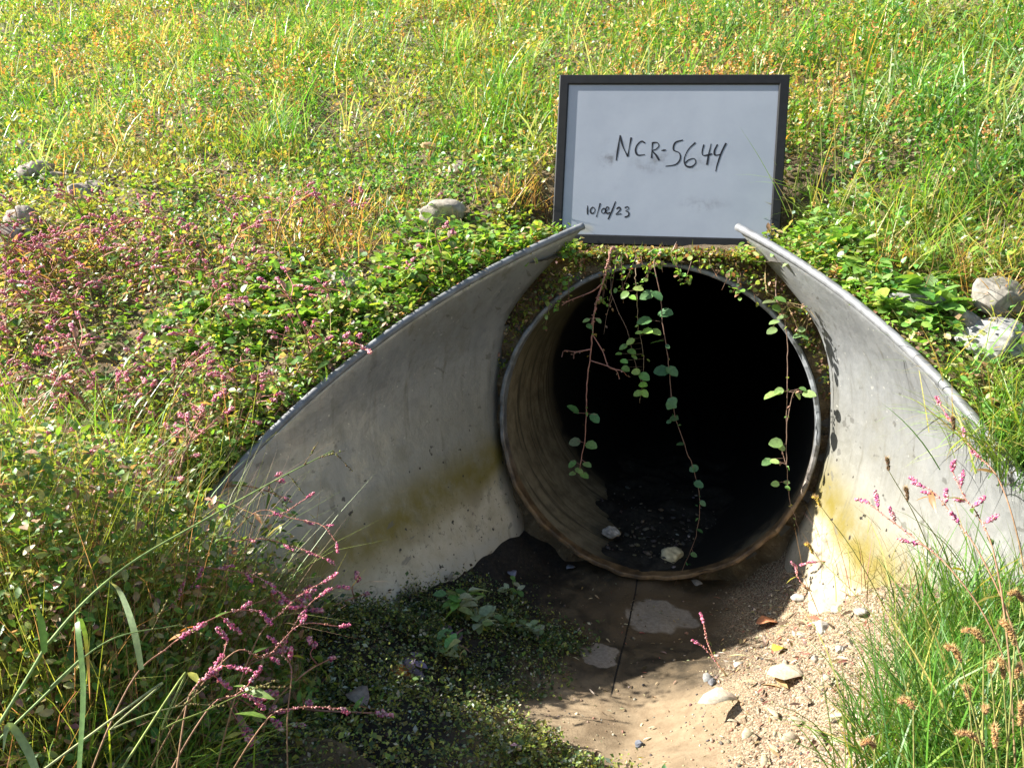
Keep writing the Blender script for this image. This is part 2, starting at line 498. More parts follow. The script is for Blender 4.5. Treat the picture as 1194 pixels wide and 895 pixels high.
def pipe_mat():
    M = NM('brown_black_pipe'); co = M.obj_co(); X, Y, Z = M.xyz(co)
    n1 = M.noise(co, 4, 6, .6); n2 = M.noise(co, 18, 6, .65); n3 = M.noise(co, 90, 4, .7)
    ring = M.noise(M.mapping(co, (3, 55, 3)), 1.0, 4, .6)
    brownc = M.mix(M.ramp(n2, .3, .7), (.11, .088, .052), (.23, .185, .115))
    brownc = M.mix(M.ramp(ring, .5, .68, 0, .75), brownc, (.035, .03, .018))
    brownc = M.mix(M.ramp(Z, .45, .75, 0, .7), brownc, (.045, .045, .02))
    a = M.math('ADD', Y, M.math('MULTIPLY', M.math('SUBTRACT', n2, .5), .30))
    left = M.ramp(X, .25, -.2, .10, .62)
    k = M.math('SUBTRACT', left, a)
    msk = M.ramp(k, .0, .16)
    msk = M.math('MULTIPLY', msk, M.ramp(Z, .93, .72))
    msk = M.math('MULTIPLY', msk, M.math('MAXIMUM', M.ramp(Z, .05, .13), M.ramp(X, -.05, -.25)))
    c = M.mix(msk, (.010, .010, .009), brownc)  # brown near the mouth, reaching deeper on the left, black beyond
    return M.done(M.pbsdf(c, M.ramp(msk, 0, 1, .6, .9), 0, .25, M.math('ADD', ring, n2), .2, .008))
MAT_PIPE = pipe_mat()
def rim_mat():
    M = NM('worn_pipe_rim'); co = M.obj_co(); X, Y, Z = M.xyz(co)
    n2 = M.noise(co, 25, 6, .65)
    c = M.mix(M.ramp(n2, .3, .7), (.10, .105, .108), (.23, .24, .245))
    low = M.mix(M.ramp(n2, .35, .65), (.065, .04, .02), (.20, .125, .06))
    c = M.mix(M.ramp(Z, .5, .2), c, low)
    return M.done(M.pbsdf(c, .55, .2, .4, n2, .3, .005))
MAT_RIM = rim_mat()

def simple(name, col, rough=.5, metal=0.0, spec=.4, nscale=40, var=.15, bstr=.05):
    M = NM(name); co = M.obj_co(); n2 = M.noise(co, nscale, 5, .6)
    a = tuple(c*(1-var) for c in col); b = tuple(c*(1+var) for c in col)
    return M.done(M.pbsdf(M.mix(M.ramp(n2, .3, .7), a, b), rough, metal, spec, n2, bstr, .003))
MAT_FRAME = simple('black_plastic_frame', (.011, .011, .011), .55, 0, .3, 60, .2)
MAT_INK = simple('black_marker_ink', (.008, .008, .010), .5)

# ------------------------------------------------------------------ world, sun, camera
SUN_AZ, SUN_EL = 12.0, 36.0       # direction the light travels towards, from +X towards +Y
Ldir = Vector((math.cos(R_(SUN_AZ))*math.cos(R_(SUN_EL)), math.sin(R_(SUN_AZ))*math.cos(R_(SUN_EL)), -math.sin(R_(SUN_EL))))
w = bpy.data.worlds.new('World'); scene.world = w; w.use_nodes = True
nt = w.node_tree; bg = nt.nodes['Background']
sky = nt.nodes.new('ShaderNodeTexSky'); sky.sky_type = 'NISHITA'; sky.sun_disc = False
sky.sun_elevation = R_(SUN_EL)
to_sun = -Ldir
sky.sun_rotation = math.atan2(to_sun.x, to_sun.y)
nt.links.new(sky.outputs[0], bg.inputs[0]); bg.inputs[1].default_value = .068
sl = bpy.data.lights.new('sun', 'SUN'); sl.energy = 5.0; sl.angle = R_(.5); sl.color = (1.0, .965, .90)
so = bpy.data.objects.new('sun', sl); COL.objects.link(so)
so.rotation_euler = Ldir.to_track_quat('-Z', 'Y').to_euler()
so.location = tuple(to_sun*20)

cd = bpy.data.cameras.new('camera'); cam = bpy.data.objects.new('camera', cd); COL.objects.link(cam)
cd.sensor_width = 36; cd.lens = 36*FOC/1194; cd.clip_start = .02; cd.clip_end = 500
cam.matrix_world = Matrix(((_r[0], _u[0], -_f[0], CAM[0]), (_r[1], _u[1], -_f[1], CAM[1]), (_r[2], _u[2], -_f[2], CAM[2]), (0, 0, 0, 1)))
scene.camera = cam
vs = scene.view_settings
vs.view_transform = 'Standard'; vs.look = 'None'; vs.gamma = 1; vs.use_curve_mapping = False
vs.exposure = 1.78

# ------------------------------------------------------------------ setting: embankment and ditch bed
def grid_mesh(name, xs, ys, zf, drop=None):
    X, Y = np.meshgrid(xs, ys); Z = zf(X, Y)
    V = np.stack([X, Y, Z], -1).reshape(-1, 3)
    nx, ny = len(xs), len(ys)
    i = np.arange(ny-1)[:, None]*nx + np.arange(nx-1)[None]
    q = np.stack([i, i+1, i+nx+1, i+nx], -1).reshape(-1, 4)
    if drop is not None:
        c = V[q].mean(1); q = q[~drop(c[:, 0], c[:, 1])]
    used = np.unique(q); remap = np.full(len(V), -1); remap[used] = np.arange(len(used))
    me = bpy.data.meshes.new(name)
    me.from_pydata(V[used].tolist(), [], remap[q].tolist())
    me.polygons.foreach_set('use_smooth', np.ones(len(me.polygons), bool))
    return me
def axis(lo, hi, a, b, fine, coarse):
    return np.concatenate([np.arange(lo, a, coarse), np.arange(a, b, fine), np.arange(b, hi+coarse, coarse)])
o = obj('embankment', grid_mesh('embankment', axis(-9, 9, -1.3, 1.5, .014, .09), axis(-5, 9, -1.7, .4, .014, .08), emb, inside), MAT_SOIL)
tag(o, 'grassy earth embankment', 'ground', kind='structure')
# earth skirt round the outer border of the embankment, so that no light passes below it
xs_, ys_ = axis(-9, 9, -1.3, 1.5, .014, .09), axis(-5, 9, -1.7, .4, .014, .08)
loop = [(x, ys_[0]) for x in xs_] + [(xs_[-1], y) for y in ys_[1:]] + [(x, ys_[-1]) for x in xs_[::-1][1:]] + [(xs_[0], y) for y in ys_[::-1][1:]]
lp = np.array(loop); lz = emb(lp[:, 0], lp[:, 1]); V = []; F_ = []
for i_ in range(len(lp)):
    V += [(lp[i_, 0], lp[i_, 1], lz[i_]), (lp[i_, 0], lp[i_, 1], -.8)]
    if i_: F_.append((2*i_-2, 2*i_-1, 2*i_+1, 2*i_))
me = bpy.data.meshes.new('earth_skirt'); me.from_pydata([tuple(map(float, v)) for v in V], [], F_)
tag(obj('earth_skirt', me, MAT_SOIL), 'earth side of the embankment', 'ground', kind='structure')
# cut earth face round the top of the pipe
V = []; F_ = []
for i_ in range(121):
    a_ = R_(360)*i_/120
    for r_ in (.458, .63):
        V.append((r_*math.cos(a_), .045 + .012*math.sin(i_*1.3) + (.02 if r_ > .5 else 0), max(-.08, min(.45+r_*math.sin(a_), .915 if r_ > .5 else 2))))
    if i_: F_.append((2*i_-2, 2*i_, 2*i_+1, 2*i_-1))
me = bpy.data.meshes.new('earth_face'); me.from_pydata(V, [], F_)
tag(obj('earth_face', me, simple('dark_soil', (.06, .045, .028), .95, 0, .1, 60, .5, .6) if False else MAT_SOIL), 'earth face around the top of the pipe', 'ground', kind='structure')
o = obj('ditch_bed', grid_mesh('ditch_bed', np.arange(-.99, 1.0, .012), np.arange(-1.30, .17, .012), lambda x, y: bed(x, y) - .004*(np.asarray(y) < -1.16)), MAT_BED)
tag(o, 'muddy ditch bed in front of the pipe', 'ground', kind='structure')

# far ground reaching the horizon (behind the camera and past the slope)
far = bpy.data.meshes.new('surrounding_ground')
S_ = 200
far.from_pydata([(-S_, -S_, -.6), (S_, -S_, -.6), (S_, S_, -.6), (-S_, S_, -.6)], [], [(0, 1, 2, 3)])
tag(obj('surrounding_ground', far, MAT_SOIL), 'flat ground around the embankment', 'ground', kind='structure')

# ------------------------------------------------------------------ flared end section
KEYS = [0, .4, .8, 1.2]
SECS = np.array([
    [(.0, -.07), (.33, -.075), (.405, .12), (.456, .28), (.480, .49), (.430, .74), (.208, 1.001)],
    [(.0, -.07), (.38, -.075), (.50, .08), (.575, .22), (.64, .40), (.645, .58), (.576, .758)],
    [(.0, -.07), (.48, -.075), (.60, .03), (.68, .13), (.745, .25), (.79, .36), (.807, .459)],
    [(.0, -.07), (.62, -.07), (.75, -.05), (.82, -.02), (.87, .02), (.905, .06), (.927, .103)]])
def section(s, n=40):
    s0 = max(0, s)
    out = np.zeros((7, 2))
    for j in range(7):
        for c in range(2):
            # lagrange through four stations
            v = 0
            for a in range(4):
                t = SECS[a, j, c]
                for b in range(4):
                    if b != a: t *= (s0-KEYS[b])/(KEYS[a]-KEYS[b])
                v += t
            out[j, c] = v
    out[6] = (Wd(s0), Zd(s0))
    pts = smooth_path(np.c_[out, np.zeros(7)], n)[:, :2]
    return pts
es = thing('flared_end_section', 'galvanised steel flared end section with two curved wings around the culvert mouth', 'culvert end')
def wing_mesh(sg):
    ss = np.concatenate([[-.10, -.05], np.linspace(0, 1.2, 49)])
    n = 44; k0 = 8
    V = []
    for s in ss:
        p = section(s, n)[k0:]
        V.append(np.c_[sg*p[:, 0], np.full(len(p), -s), p[:, 1]])
    m = len(V[0]); V = np.concatenate(V)
    F_ = []
    for i in range(len(ss)-1):
        for j in range(m-1):
            # behind the pipe mouth the sheet stops short of the open top
            q = (i*m+j, i*m+j+1, (i+1)*m+j+1, (i+1)*m+j)
            if i < 2 and j > m-10: continue
            F_.append(q if sg < 0 else q[::-1])
    used = sorted({a for f in F_ for a in f}); mp = {a: i for i, a in enumerate(used)}
    me = bpy.data.meshes.new('wing')
    me.from_pydata(V[used].tolist(), [], [[mp[a] for a in f] for f in F_])
    me.polygons.foreach_set('use_smooth', np.ones(len(me.polygons), bool))
    return me
for sg in (-1, 1):
    wo = obj('wing', wing_mesh(sg), MAT_GALV, es)
    md = wo.modifiers.new('thickness', 'SOLIDIFY'); md.thickness = .004; md.offset = 0
    s_ = np.linspace(0, 1.2, 150)
    sp = Soup(); tube(sp, np.c_[sg*Wd(s_), -s_, Zd(s_)+.002], .0098, (.4, .4, .4), 20)
    obj('rolled_edge', sp.mesh('rolled_edge'), MAT_EDGE, wo)
# floor plate of the end section
me = bpy.data.meshes.new('floor_plate'); V = []; F_ = []
ss = np.linspace(-.1, 1.2, 14)
for s in ss:
    p = section(s, 44)[8]
    V += [(-p[0], -s, p[1]), (p[0], -s, p[1])]
for i in range(13): F_.append((2*i, 2*i+1, 2*i+3, 2*i+2))
me.from_pydata(V, [], F_); obj('floor_plate', me, MAT_GALV, es)
# collar plate closing the gap between sheet and pipe
def collar_mesh():
    me = bpy.data.meshes.new('collar'); V = []; F_ = []
    n_ = 90
    for i in range(n_+1):
        a = math.pi*(.5+.14) + (2*math.pi*(1-.14))*i/n_
        for r_ in (.455, .492): V.append((r_*math.cos(a), .055, .45+r_*math.sin(a)))
        if i: F_.append((2*i-2, 2*i, 2*i+1, 2*i-1))
    me.from_pydata(V, [], F_); return me
obj('collar', collar_mesh(), simple('collar_steel', (.10, .097, .085), .7), es)

# ------------------------------------------------------------------ culvert pipe
cp = thing('culvert_pipe', 'round black culvert pipe with a thin worn rim opening into the ditch', 'pipe')
TIL = math.tan(R_(5.7))
def pipe_mesh(r0, r1, y_end, name):
    n = 128
    ys = [0, .01, .03, .06, .1, .15, .22, .3, .4, .55, .8, 1.2, 2, 4, y_end]
    V = []; F_ = []
    for rr in (r0, r1):
        for y in ys:
            for k in range(n):
                a = 2*math.pi*k/n
                z = rr*math.cos(a); shear = z*TIL*max(0, 1-y/.5)
                V.append((rr*math.sin(a), y+shear, .45+z))
    m = len(ys)
    for i in range(m-1):
        for k in range(n):
            k2 = (k+1) % n
            F_.append((i*n+k, i*n+k2, (i+1)*n+k2, (i+1)*n+k))
            b = m*n
            F_.append((b+i*n+k, b+(i+1)*n+k, b+(i+1)*n+k2, b+i*n+k2))
    V.append((0, y_end, .45)); c = len(V)-1
    for k in range(n): F_.append((c, (m-1)*n+k, (m-1)*n+(k+1) % n))
    me = bpy.data.meshes.new(name); me.from_pydata(V, [], F_)
    me.polygons.foreach_set('use_smooth', np.ones(len(me.polygons), bool)); return me
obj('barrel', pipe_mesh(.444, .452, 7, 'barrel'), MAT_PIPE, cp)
sp = Soup(); n = 160
a = np.linspace(0, 2*np.pi, n+1); nn = np.random.default_rng(3)
prof = [(.4425, -.004), (.4425, .03), (.4560, .03), (.4560, -.002), (.4525, -.007), (.4455, -.007)]
V = []; 
for t in a[:-1]:
    dent = .005*math.sin(7*t+1)+.004*math.sin(19*t)+.003*math.sin(41*t+2) + (.012 if 2.2 < t < 2.45 else 0)*math.sin((t-2.2)/.25*math.pi)
    for rr, yy in prof:
        z = rr*math.cos(t); V.append((rr*math.sin(t), yy + z*TIL + (dent if yy < .02 else 0), .45+z))
F_ = []
for i in range(n):
    for j in range(6):
        p = [i*6+j, i*6+(j+1) % 6, ((i+1) % n)*6+(j+1) % 6, ((i+1) % n)*6+j]
        F_ += [(p[0], p[1], p[2]), (p[0], p[2], p[3])]
sp.add(V, F_, (.2, .2, .2))
obj('rim', sp.mesh('rim', False), MAT_RIM, cp)
# silt lying in the bottom of the pipe
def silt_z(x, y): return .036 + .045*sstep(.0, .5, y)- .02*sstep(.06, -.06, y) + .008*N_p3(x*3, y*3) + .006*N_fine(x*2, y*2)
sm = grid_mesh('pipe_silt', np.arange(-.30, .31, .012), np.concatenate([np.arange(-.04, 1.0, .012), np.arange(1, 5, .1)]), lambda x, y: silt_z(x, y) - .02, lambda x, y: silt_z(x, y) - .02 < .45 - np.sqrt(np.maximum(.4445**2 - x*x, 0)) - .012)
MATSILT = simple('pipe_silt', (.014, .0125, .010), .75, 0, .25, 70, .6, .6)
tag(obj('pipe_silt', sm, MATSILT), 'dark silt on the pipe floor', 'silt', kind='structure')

# ------------------------------------------------------------------ whiteboard
bc = on_y(773, 287.5, .155)
wb = thing('whiteboard', 'small whiteboard in a black frame with handwritten number and date standing above the pipe', 'whiteboard', bc, (R_(-9), R_(1.1), R_(10)))
BW, BH = .652, .491
FR = .0285
def add_box(sp, x0, x1, y0, y1, z0, z1, bev=.003, col=(.01, .01, .01)):
    v = [(x, y, z) for x in (x0, x1) for y in (y0, y1) for z in (z0, z1)]
    q = [(0, 1, 3, 2), (4, 6, 7, 5), (0, 4, 5, 1), (2, 3, 7, 6), (0, 2, 6, 4), (1, 5, 7, 3)]
    sp.add(v, [t for a in q for t in ((a[0], a[1], a[2]), (a[0], a[2], a[3]))], col)
def frame_mesh():
    # mitred moulding: profile swept round four corners
    prof = [(0, .006), (0, -.009), (.003, -.012), (FR-.004, -.012), (FR, -.010), (FR, .006)]
    cor = [(-BW/2, 0, 1, 1), (BW/2, 0, -1, 1), (BW/2, BH, -1, -1), (-BW/2, BH, 1, -1)]
    V = []; F_ = []
    for cx, cz, sx, sz in cor:
        for d, y in prof: V.append((cx+sx*d, y, cz+sz*d))
    for i in range(4):
        for j in range(6):
            F_.append((i*6+j, ((i+1) % 4)*6+j, ((i+1) % 4)*6+(j+1) % 6, i*6+(j+1) % 6))
    me = bpy.data.meshes.new('frame'); me.from_pydata(V, [], F_); return me
obj('frame', frame_mesh(), MAT_FRAME, wb)
def board_mat():
    M = NM('used_whiteboard'); co = M.obj_co(); X, Y, Z = M.xyz(co)
    n1 = M.noise(co, 6, 5, .6); n2 = M.noise(co, 30, 5, .6); n3 = M.noise(co, 70, 3, .5)
    c = M.mix(M.ramp(n1, .3, .7), (.29, .32, .37), (.33, .36, .41))
    def spot(x, z, rx, rz):
        a = M.math('DIVIDE', M.math('SUBTRACT', X, x), rx); b = M.math('DIVIDE', M.math('SUBTRACT', Z, z), rz)
        return M.math('SQRT', M.math('ADD', M.math('MULTIPLY', a, a), M.math('MULTIPLY', b, b)))
    tot = None
    for x, z, rx, rz, k in ((-.175, .255, .035, .06, .9), (-.145, .185, .03, .03, .3), (.02, .245, .17, .035, .6), (.10, .125, .09, .03, .55), (-.03, .225, .09, .02, .5), (-.14, .29, .03, .03, .35)):
        v = M.math('MULTIPLY', M.ramp(spot(x, z, rx, rz), 1.1, .2), M.math('MULTIPLY', M.ramp(n2, .42, .75), k))
        tot = v if tot is None else M.math('ADD', tot, v)
    c = M.mix(tot, c, (.14, .14, .15))
    c = M.mix(M.ramp(n3, .80, .82, 0, .6), c, (.75, .75, .76))
    c = M.mix(M.math('MULTIPLY', M.ramp(spot(-.225, .045, .03, .02), 1, .2), .4), c, (.42, .36, .22))
    return M.done(M.pbsdf(c, .8, 0, .08, n2, .03, .003))
sp = Soup(); add_box(sp, -BW/2+.01, BW/2-.01, -.0075, .0015, .01, BH-.01)
obj('panel', sp.mesh('panel', False), board_mat(), wb)
# handwriting: strokes copied from the photograph in panel units (zoom of 1180 x 895 over 290 x 220 px)
def wpt(px, py):
    # panel inner corners in the zoom: left 84, right 1082, top 72, bottom 795
    return ((px-(38+1125)/2)/1092*BW, (830-py)/800*BH)
STROKES = [
    # N
    [(333, 432), (338, 380), (345, 312)], [(345, 312), (362, 365), (388, 412)], [(388, 412), (393, 370), (400, 322)],
    # C
    [(468, 348), (450, 340), (430, 358), (424, 383), (436, 404), (470, 402)],
    # R
    [(503, 418), (503, 380), (504, 344)], [(504, 346), (525, 345), (535, 360), (522, 376), (506, 384), (524, 404), (540, 428)],
    # -
    [(548, 382), (570, 379)],
    # 5
    [(648, 332), (612, 345), (606, 378), (634, 392), (640, 420), (620, 446), (572, 455)],
    # 6
    [(708, 343), (676, 376), (659, 420), (668, 450), (694, 456), (714, 438), (706, 418), (680, 424), (664, 440)],
    # 4
    [(748, 352), (742, 386), (748, 402), (772, 400), (790, 394)], [(782, 348), (774, 396), (768, 446)],
    # 4
    [(812, 350), (800, 380), (804, 400), (830, 396)], [(852, 344), (832, 390), (816, 446), (811, 476)],
    # date
    [(204, 646), (205, 668), (206, 690)],
    [(232, 652), (220, 664), (222, 680), (234, 682), (242, 668), (234, 653)],
    [(266, 634), (258, 668), (250, 700)],
    [(288, 656), (276, 664), (274, 676), (284, 682), (294, 672), (290, 658)],
    [(290, 674), (306, 664), (308, 654), (298, 652), (294, 668), (302, 682), (316, 676)],
    [(340, 624), (326, 666), (308, 710)],
    [(346, 660), (358, 652), (366, 660), (354, 676), (346, 686), (372, 682)],
    [(386, 654), (400, 648), (406, 658), (392, 668), (406, 674), (406, 690), (388, 698)],
]
def ribbon(sp, pts, wd):
    pts = smooth_path(np.array(pts), 6*len(pts)) if len(pts) > 2 else smooth_path(np.array(pts), 8)
    p = np.array([wpt(a, b) for a, b in pts[:, :2]])
    t = np.gradient(p, axis=0); t /= np.linalg.norm(t, axis=1)[:, None]+1e-9
    nrm = np.c_[-t[:, 1], t[:, 0]]
    k = np.linspace(0, 1, len(p)); ww = wd*(.85+.3*np.sin(k*5+p[:, 0]*90))*.5
    a = p+nrm*ww[:, None]; b = p-nrm*ww[:, None]
    V = []
    for i in range(len(p)): V += [(a[i, 0], -.0079, a[i, 1]), (b[i, 0], -.0079, b[i, 1])]
    F_ = []
    for i in range(len(p)-1): F_ += [(2*i, 2*i+2, 2*i+1), (2*i+1, 2*i+2, 2*i+3)]
    sp.add(V, F_, (.01, .01, .01))
sp = Soup()
for s in STROKES[:13]: ribbon(sp, np.array([(a, b, 0) for a, b in s], float), .0048)
o = obj('writing', sp.mesh('writing'), MAT_INK, wb); o['label'] = 'large handwritten NCR-5644'
sp = Soup()
for s in STROKES[13:]: ribbon(sp, np.array([(a, b, 0) for a, b in s], float), .0042)
o = obj('writing', sp.mesh('writing'), MAT_INK, wb); o['label'] = 'small handwritten date'
#VEG#
# ------------------------------------------------------------------ vegetation that nobody could count
def cands(n, x0, x1, y0, y1, fall=2.6):
    P = np.c_[rng.uniform(x0, x1, n), rng.uniform(y0, y1, n)]
    Z = ground(P[:, 0], P[:, 1])
    P = np.c_[P, Z]
    ok = ~inside(P[:, 0], P[:, 1])
    ok &= np.abs(P[:, 0]) > np.where((P[:, 1] < .01) & (P[:, 1] > -1.2), Wd(-P[:, 1]) + .012, 0)
    u, v, z = proj(P)
    d = np.linalg.norm(P-CAM, axis=1)
    pr = np.minimum(1, (fall/np.maximum(d, .3))**1.6)
    pr *= np.where((u > -160) & (u < 1350) & (z > .1), 1, np.where((u > -1100) & (u < 2300) & (z > .1), .5, .18))
    ok &= rng.random(n) < pr
    ok &= d > .75
    # keep the view towards the pipe open in the middle of the ditch
    ok &= ~((P[:, 1] < -.85) & (np.abs(P[:, 0] - .1) < .55))
    P = P[ok]
    return P, d[ok]
def keep(P, d, p):
    m = rng.random(len(P)) < p
    return P[m], d[m]
def boardgap(P):       # ground hidden right behind or under the board frame and the lip in front of it
    return (np.abs(P[:, 0]) < .345) & (P[:, 1] > -.05) & (P[:, 1] < .30)

def meadow_w(P):
    x, y = P[:, 0], P[:, 1]
    b = np.where(x < .3, .42 + .16*N_p1(x, y), .22 + .1*N_p1(x, y))
    return sstep(-.22, .2, y - b)
def weed_w(P):
    x, y = P[:, 0], P[:, 1]
    return sstep(.10, -.16, y + .10*N_p2(x, y) + .12*(x+1.2)) * (x < 0)
def mid_w(P):
    return np.clip(1 - meadow_w(P) - weed_w(P), 0, 1)

GR_G = (.10, .27, .03); GR_Y = (.24, .30, .05); GR_D = (.06, .14, .02); STRAW = (.52, .41, .21); TAN = (.46, .28, .10)
BLUEG = (.13, .21, .10); RUST = (.25, .12, .045)
UP = np.array([0, 0, 1.0])

# --- meadow grass
sp = Soup()
P, d = cands(1400000, -8, 6, -.1, 8)
P, d = keep(P, d, meadow_w(P)*.72*np.clip(.7+.4*N_p2(P[:, 0]*1.3, P[:, 1]*1.3), .25, 1)); P = P[~((np.abs(P[:, 0]) < .43) & (P[:, 1] < .40))]; d = np.linalg.norm(P-CAM, axis=1)
n = len(P)
right = sstep(.2, 1.2, P[:, 0] - .25*P[:, 1] + .4*N_p1(P[:, 0], P[:, 1]))
yl = sstep(-.5, .7, N_p2(P[:, 0], P[:, 1]) + .25 - .9*right)
base = np.where((rng.random(n) < .12+.42*yl)[:, None], jit(GR_Y, n, .2), jit(GR_G, n, .22))
k = rng.random(n); base = np.where((k < .07)[:, None], jit(STRAW, n, .2), base); base = np.where(((k > .07) & (k < .13))[:, None], jit(BLUEG, n, .2), base)
base = np.where(((k > .13) & (k < .13+.10*yl))[:, None], jit(TAN, n, .2), base)
tip = base*np.where(rng.random((n, 1)) < .2, np.array([[1.6, 1.15, .9]]), 1.05)
L = rng.gamma(5, .026, n)*(.9+.35*N_p2(P[:, 0]*1.6, P[:, 1]*1.6)); L = np.clip(L*.78, .04, .26)
blades(sp, P-UP*.01, rng.uniform(0, 6.28, n), np.abs(rng.normal(.45, .38, n)), rng.normal(1.0, .65, n), L, rng.uniform(.002, .0055, n)*(1+.30*(d-2.5)), base, 3, tip)
# long pale arching blades in tussocks
Pc, dc = cands(9000, -7, 5.5, .1, 6.5); Pc, dc = keep(Pc, dc, meadow_w(Pc)*.6*np.clip(.5+.7*N_p3(Pc[:, 0], Pc[:, 1]), .1, 1))
for c in Pc:
    if boardgap(c[None])[0] or (-1.4 < c[0] < .62 and -.2 < c[1] < .46): continue
    m = int(rng.integers(10, 28)); q = c + np.c_[rng.normal(0, .025, (m, 2)), np.zeros(m)]
    if abs(c[0]) < .5 and c[1] < .5: q[:, 1] += .1
    col = jit(((.16, .30, .09), (.09, .25, .045), (.36, .36, .20), (.07, .19, .035), (.26, .36, .15))[int(rng.integers(5))], m, .2)
    blades(sp, q, rng.uniform(0, 6.28, m), np.abs(rng.normal(.4, .3, m)), rng.normal(1.1, .4, m), rng.uniform(.14, .34, m), rng.uniform(.003, .0075, m), col, 5, col*1.25)
tag(obj('meadow_grass', sp.mesh('meadow_grass'), MAT_LEAF), 'sunlit meadow grass covering the embankment', 'grass', kind='stuff')

# --- low leafy cover in the meadow and on the middle bank
sp = Soup()
P, d = cands(2600000, -8, 6, -1.2, 8.0)
mw, ww = meadow_w(P), weed_w(P)
P, d = keep(P, d, np.clip(.50*mw + .75*np.clip(1-mw-ww, 0, 1) + .75*ww, 0, 1)*np.clip(.8+.4*N_p3(P[:, 0]+3, P[:, 1]), .35, 1)); mk = ~boardgap(P); P = P[mk]; d = d[mk]
n = len(P); mw = meadow_w(P)
h = np.abs(rng.normal(.018, .026, n))*(1+.8*mw+.3*(weed_w(P)))
right = sstep(.2, 1.2, P[:, 0] + .4*N_p1(P[:, 0], P[:, 1]))
yl = sstep(-.6, .8, N_p1(P[:, 0]*1.7+2, P[:, 1]*1.7) - .5*right)
col = np.where((rng.random(n) < .25+.6*yl)[:, None], jit((.27, .32, .07), n, .22), jit((.12, .26, .055), n, .25))
k = rng.random(n); col = np.where((k < .05)[:, None], jit((.36, .30, .16), n, .2), col); col = np.where(((k > .05) & (k < .13))[:, None], jit((.42, .47, .34), n, .2), col)  # whitish leaves: sun glints put into the leaf colour
wd_ = weed_w(P) > .5; kk = rng.random(n)
col = np.where((wd_ & (kk < .13))[:, None], jit((.54, .33, .28), n, .25), col); col = np.where((wd_ & (kk > .90))[:, None], jit((.46, .40, .20), n, .2), col)
col = np.where((wd_ & (kk > .26) & (kk < .5))[:, None], jit((.30, .34, .08), n, .25), col)
S = rng.uniform(.008, .026, n)*(1+.12*(d-2.5))*np.where(wd_, .9, 1)
scatter(sp, LEAF_MINI, P+UP*h[:, None], rng.uniform(0, 6.28, n), rng.normal(.1, .6, n), rng.normal(0, .6, n), S, col)
tag(obj('clover_cover', sp.mesh('clover_cover'), MAT_LEAF), 'low clover like leaves growing between the grass on the slope', 'ground cover', kind='stuff')

# --- weeds swallowing the toe of the left wing
sp = Soup()
n0 = 42000
P = np.c_[rng.uniform(-1.02, -.50, n0), rng.uniform(-1.5, -.62, n0)]
w_ = sstep(-.58, -.74, P[:, 0] - .35*sstep(.8, 1.3, -P[:, 1]) + .05*N_p3(P[:, 0], P[:, 1]))*sstep(.70, .95, -P[:, 1])
P = P[rng.random(n0) < w_]; P = np.c_[P, np.maximum(bed(P[:, 0], P[:, 1]), np.where(np.abs(P[:, 0]) > Wd(-P[:, 1]), emb(P[:, 0], P[:, 1]), -1))]; n = len(P)
h = rng.random(n)**1.2*(.06+.32*sstep(-.50, -.70, P[:, 0]))*np.clip(.8+.5*N_p3(P[:, 0]*1.5, P[:, 1]*1.5), .3, 1.3)
col = pick([(.14, .27, .045), (.26, .33, .07), (.09, .18, .04), (.42, .25, .18), (.42, .38, .18)], [4, 3, 2, 1.5, 1.2], n, .22)
scatter(sp, LEAF_OVAL, P+UP*h[:, None], rng.uniform(0, 6.28, n), rng.normal(.1, .5, n), rng.normal(0, .5, n), rng.uniform(.009, .022, n), col)
i = rng.random(n) < .3; blades(sp, P[i], rng.uniform(0, 6.28, i.sum()), np.abs(rng.normal(.2, .2, i.sum())), rng.normal(.5, .4, i.sum()), h[i]*1.2+.05, np.full(i.sum(), .0016), pick([(.36, .2, .14), (.26, .32, .07)], [1, 2], i.sum()), 4)
tag(obj('weed_thicket', sp.mesh('weed_thicket'), MAT_LEAF), 'tangled weeds growing over the lower end of the left wing', 'weeds', kind='stuff')

# --- rounder ivy-like leaves: bright patches on the left bank by the wing and elsewhere
sp = Soup()
P, d = cands(260000, -4, 3.5, -1.3, 1.1)
x, y = P[:, 0], P[:, 1]
edge_d = np.abs(x) - np.where(y < 0, Wd(-y), .2)
ivy = sstep(.75, .1, edge_d)*sstep(-.75, -.45, y)*sstep(.28, .1, y)*(x < 0)*1.0 + .35*sstep(.2, .8, N_p3(x, y))*sstep(.7, .3, y)*(x < 0) + (x > 0)*sstep(.55, .1, edge_d)*sstep(-.3, -.1, y)*sstep(.3, .1, y)*.9
ivy = ivy*np.clip(.75+.5*N_p3(x*1.4, y*1.4), .35, 1)
P, d = keep(P, d, np.clip(ivy*np.where(P[:, 0] < -.9, .65, .5), 0, 1)); mk = ~boardgap(P); P = P[mk]; n = len(P)
col = pick([(.21, .36, .05), (.14, .29, .05), (.32, .40, .18), (.08, .18, .04)], [4, 4, 1.3, 2], n, .2)
h = np.abs(rng.normal(.025, .024, n))
scatter(sp, LEAF_ROUND, P+UP*h[:, None], rng.uniform(0, 6.28, n), rng.normal(.05, .45, n), rng.normal(0, .45, n), rng.uniform(.012, .029, n), col)
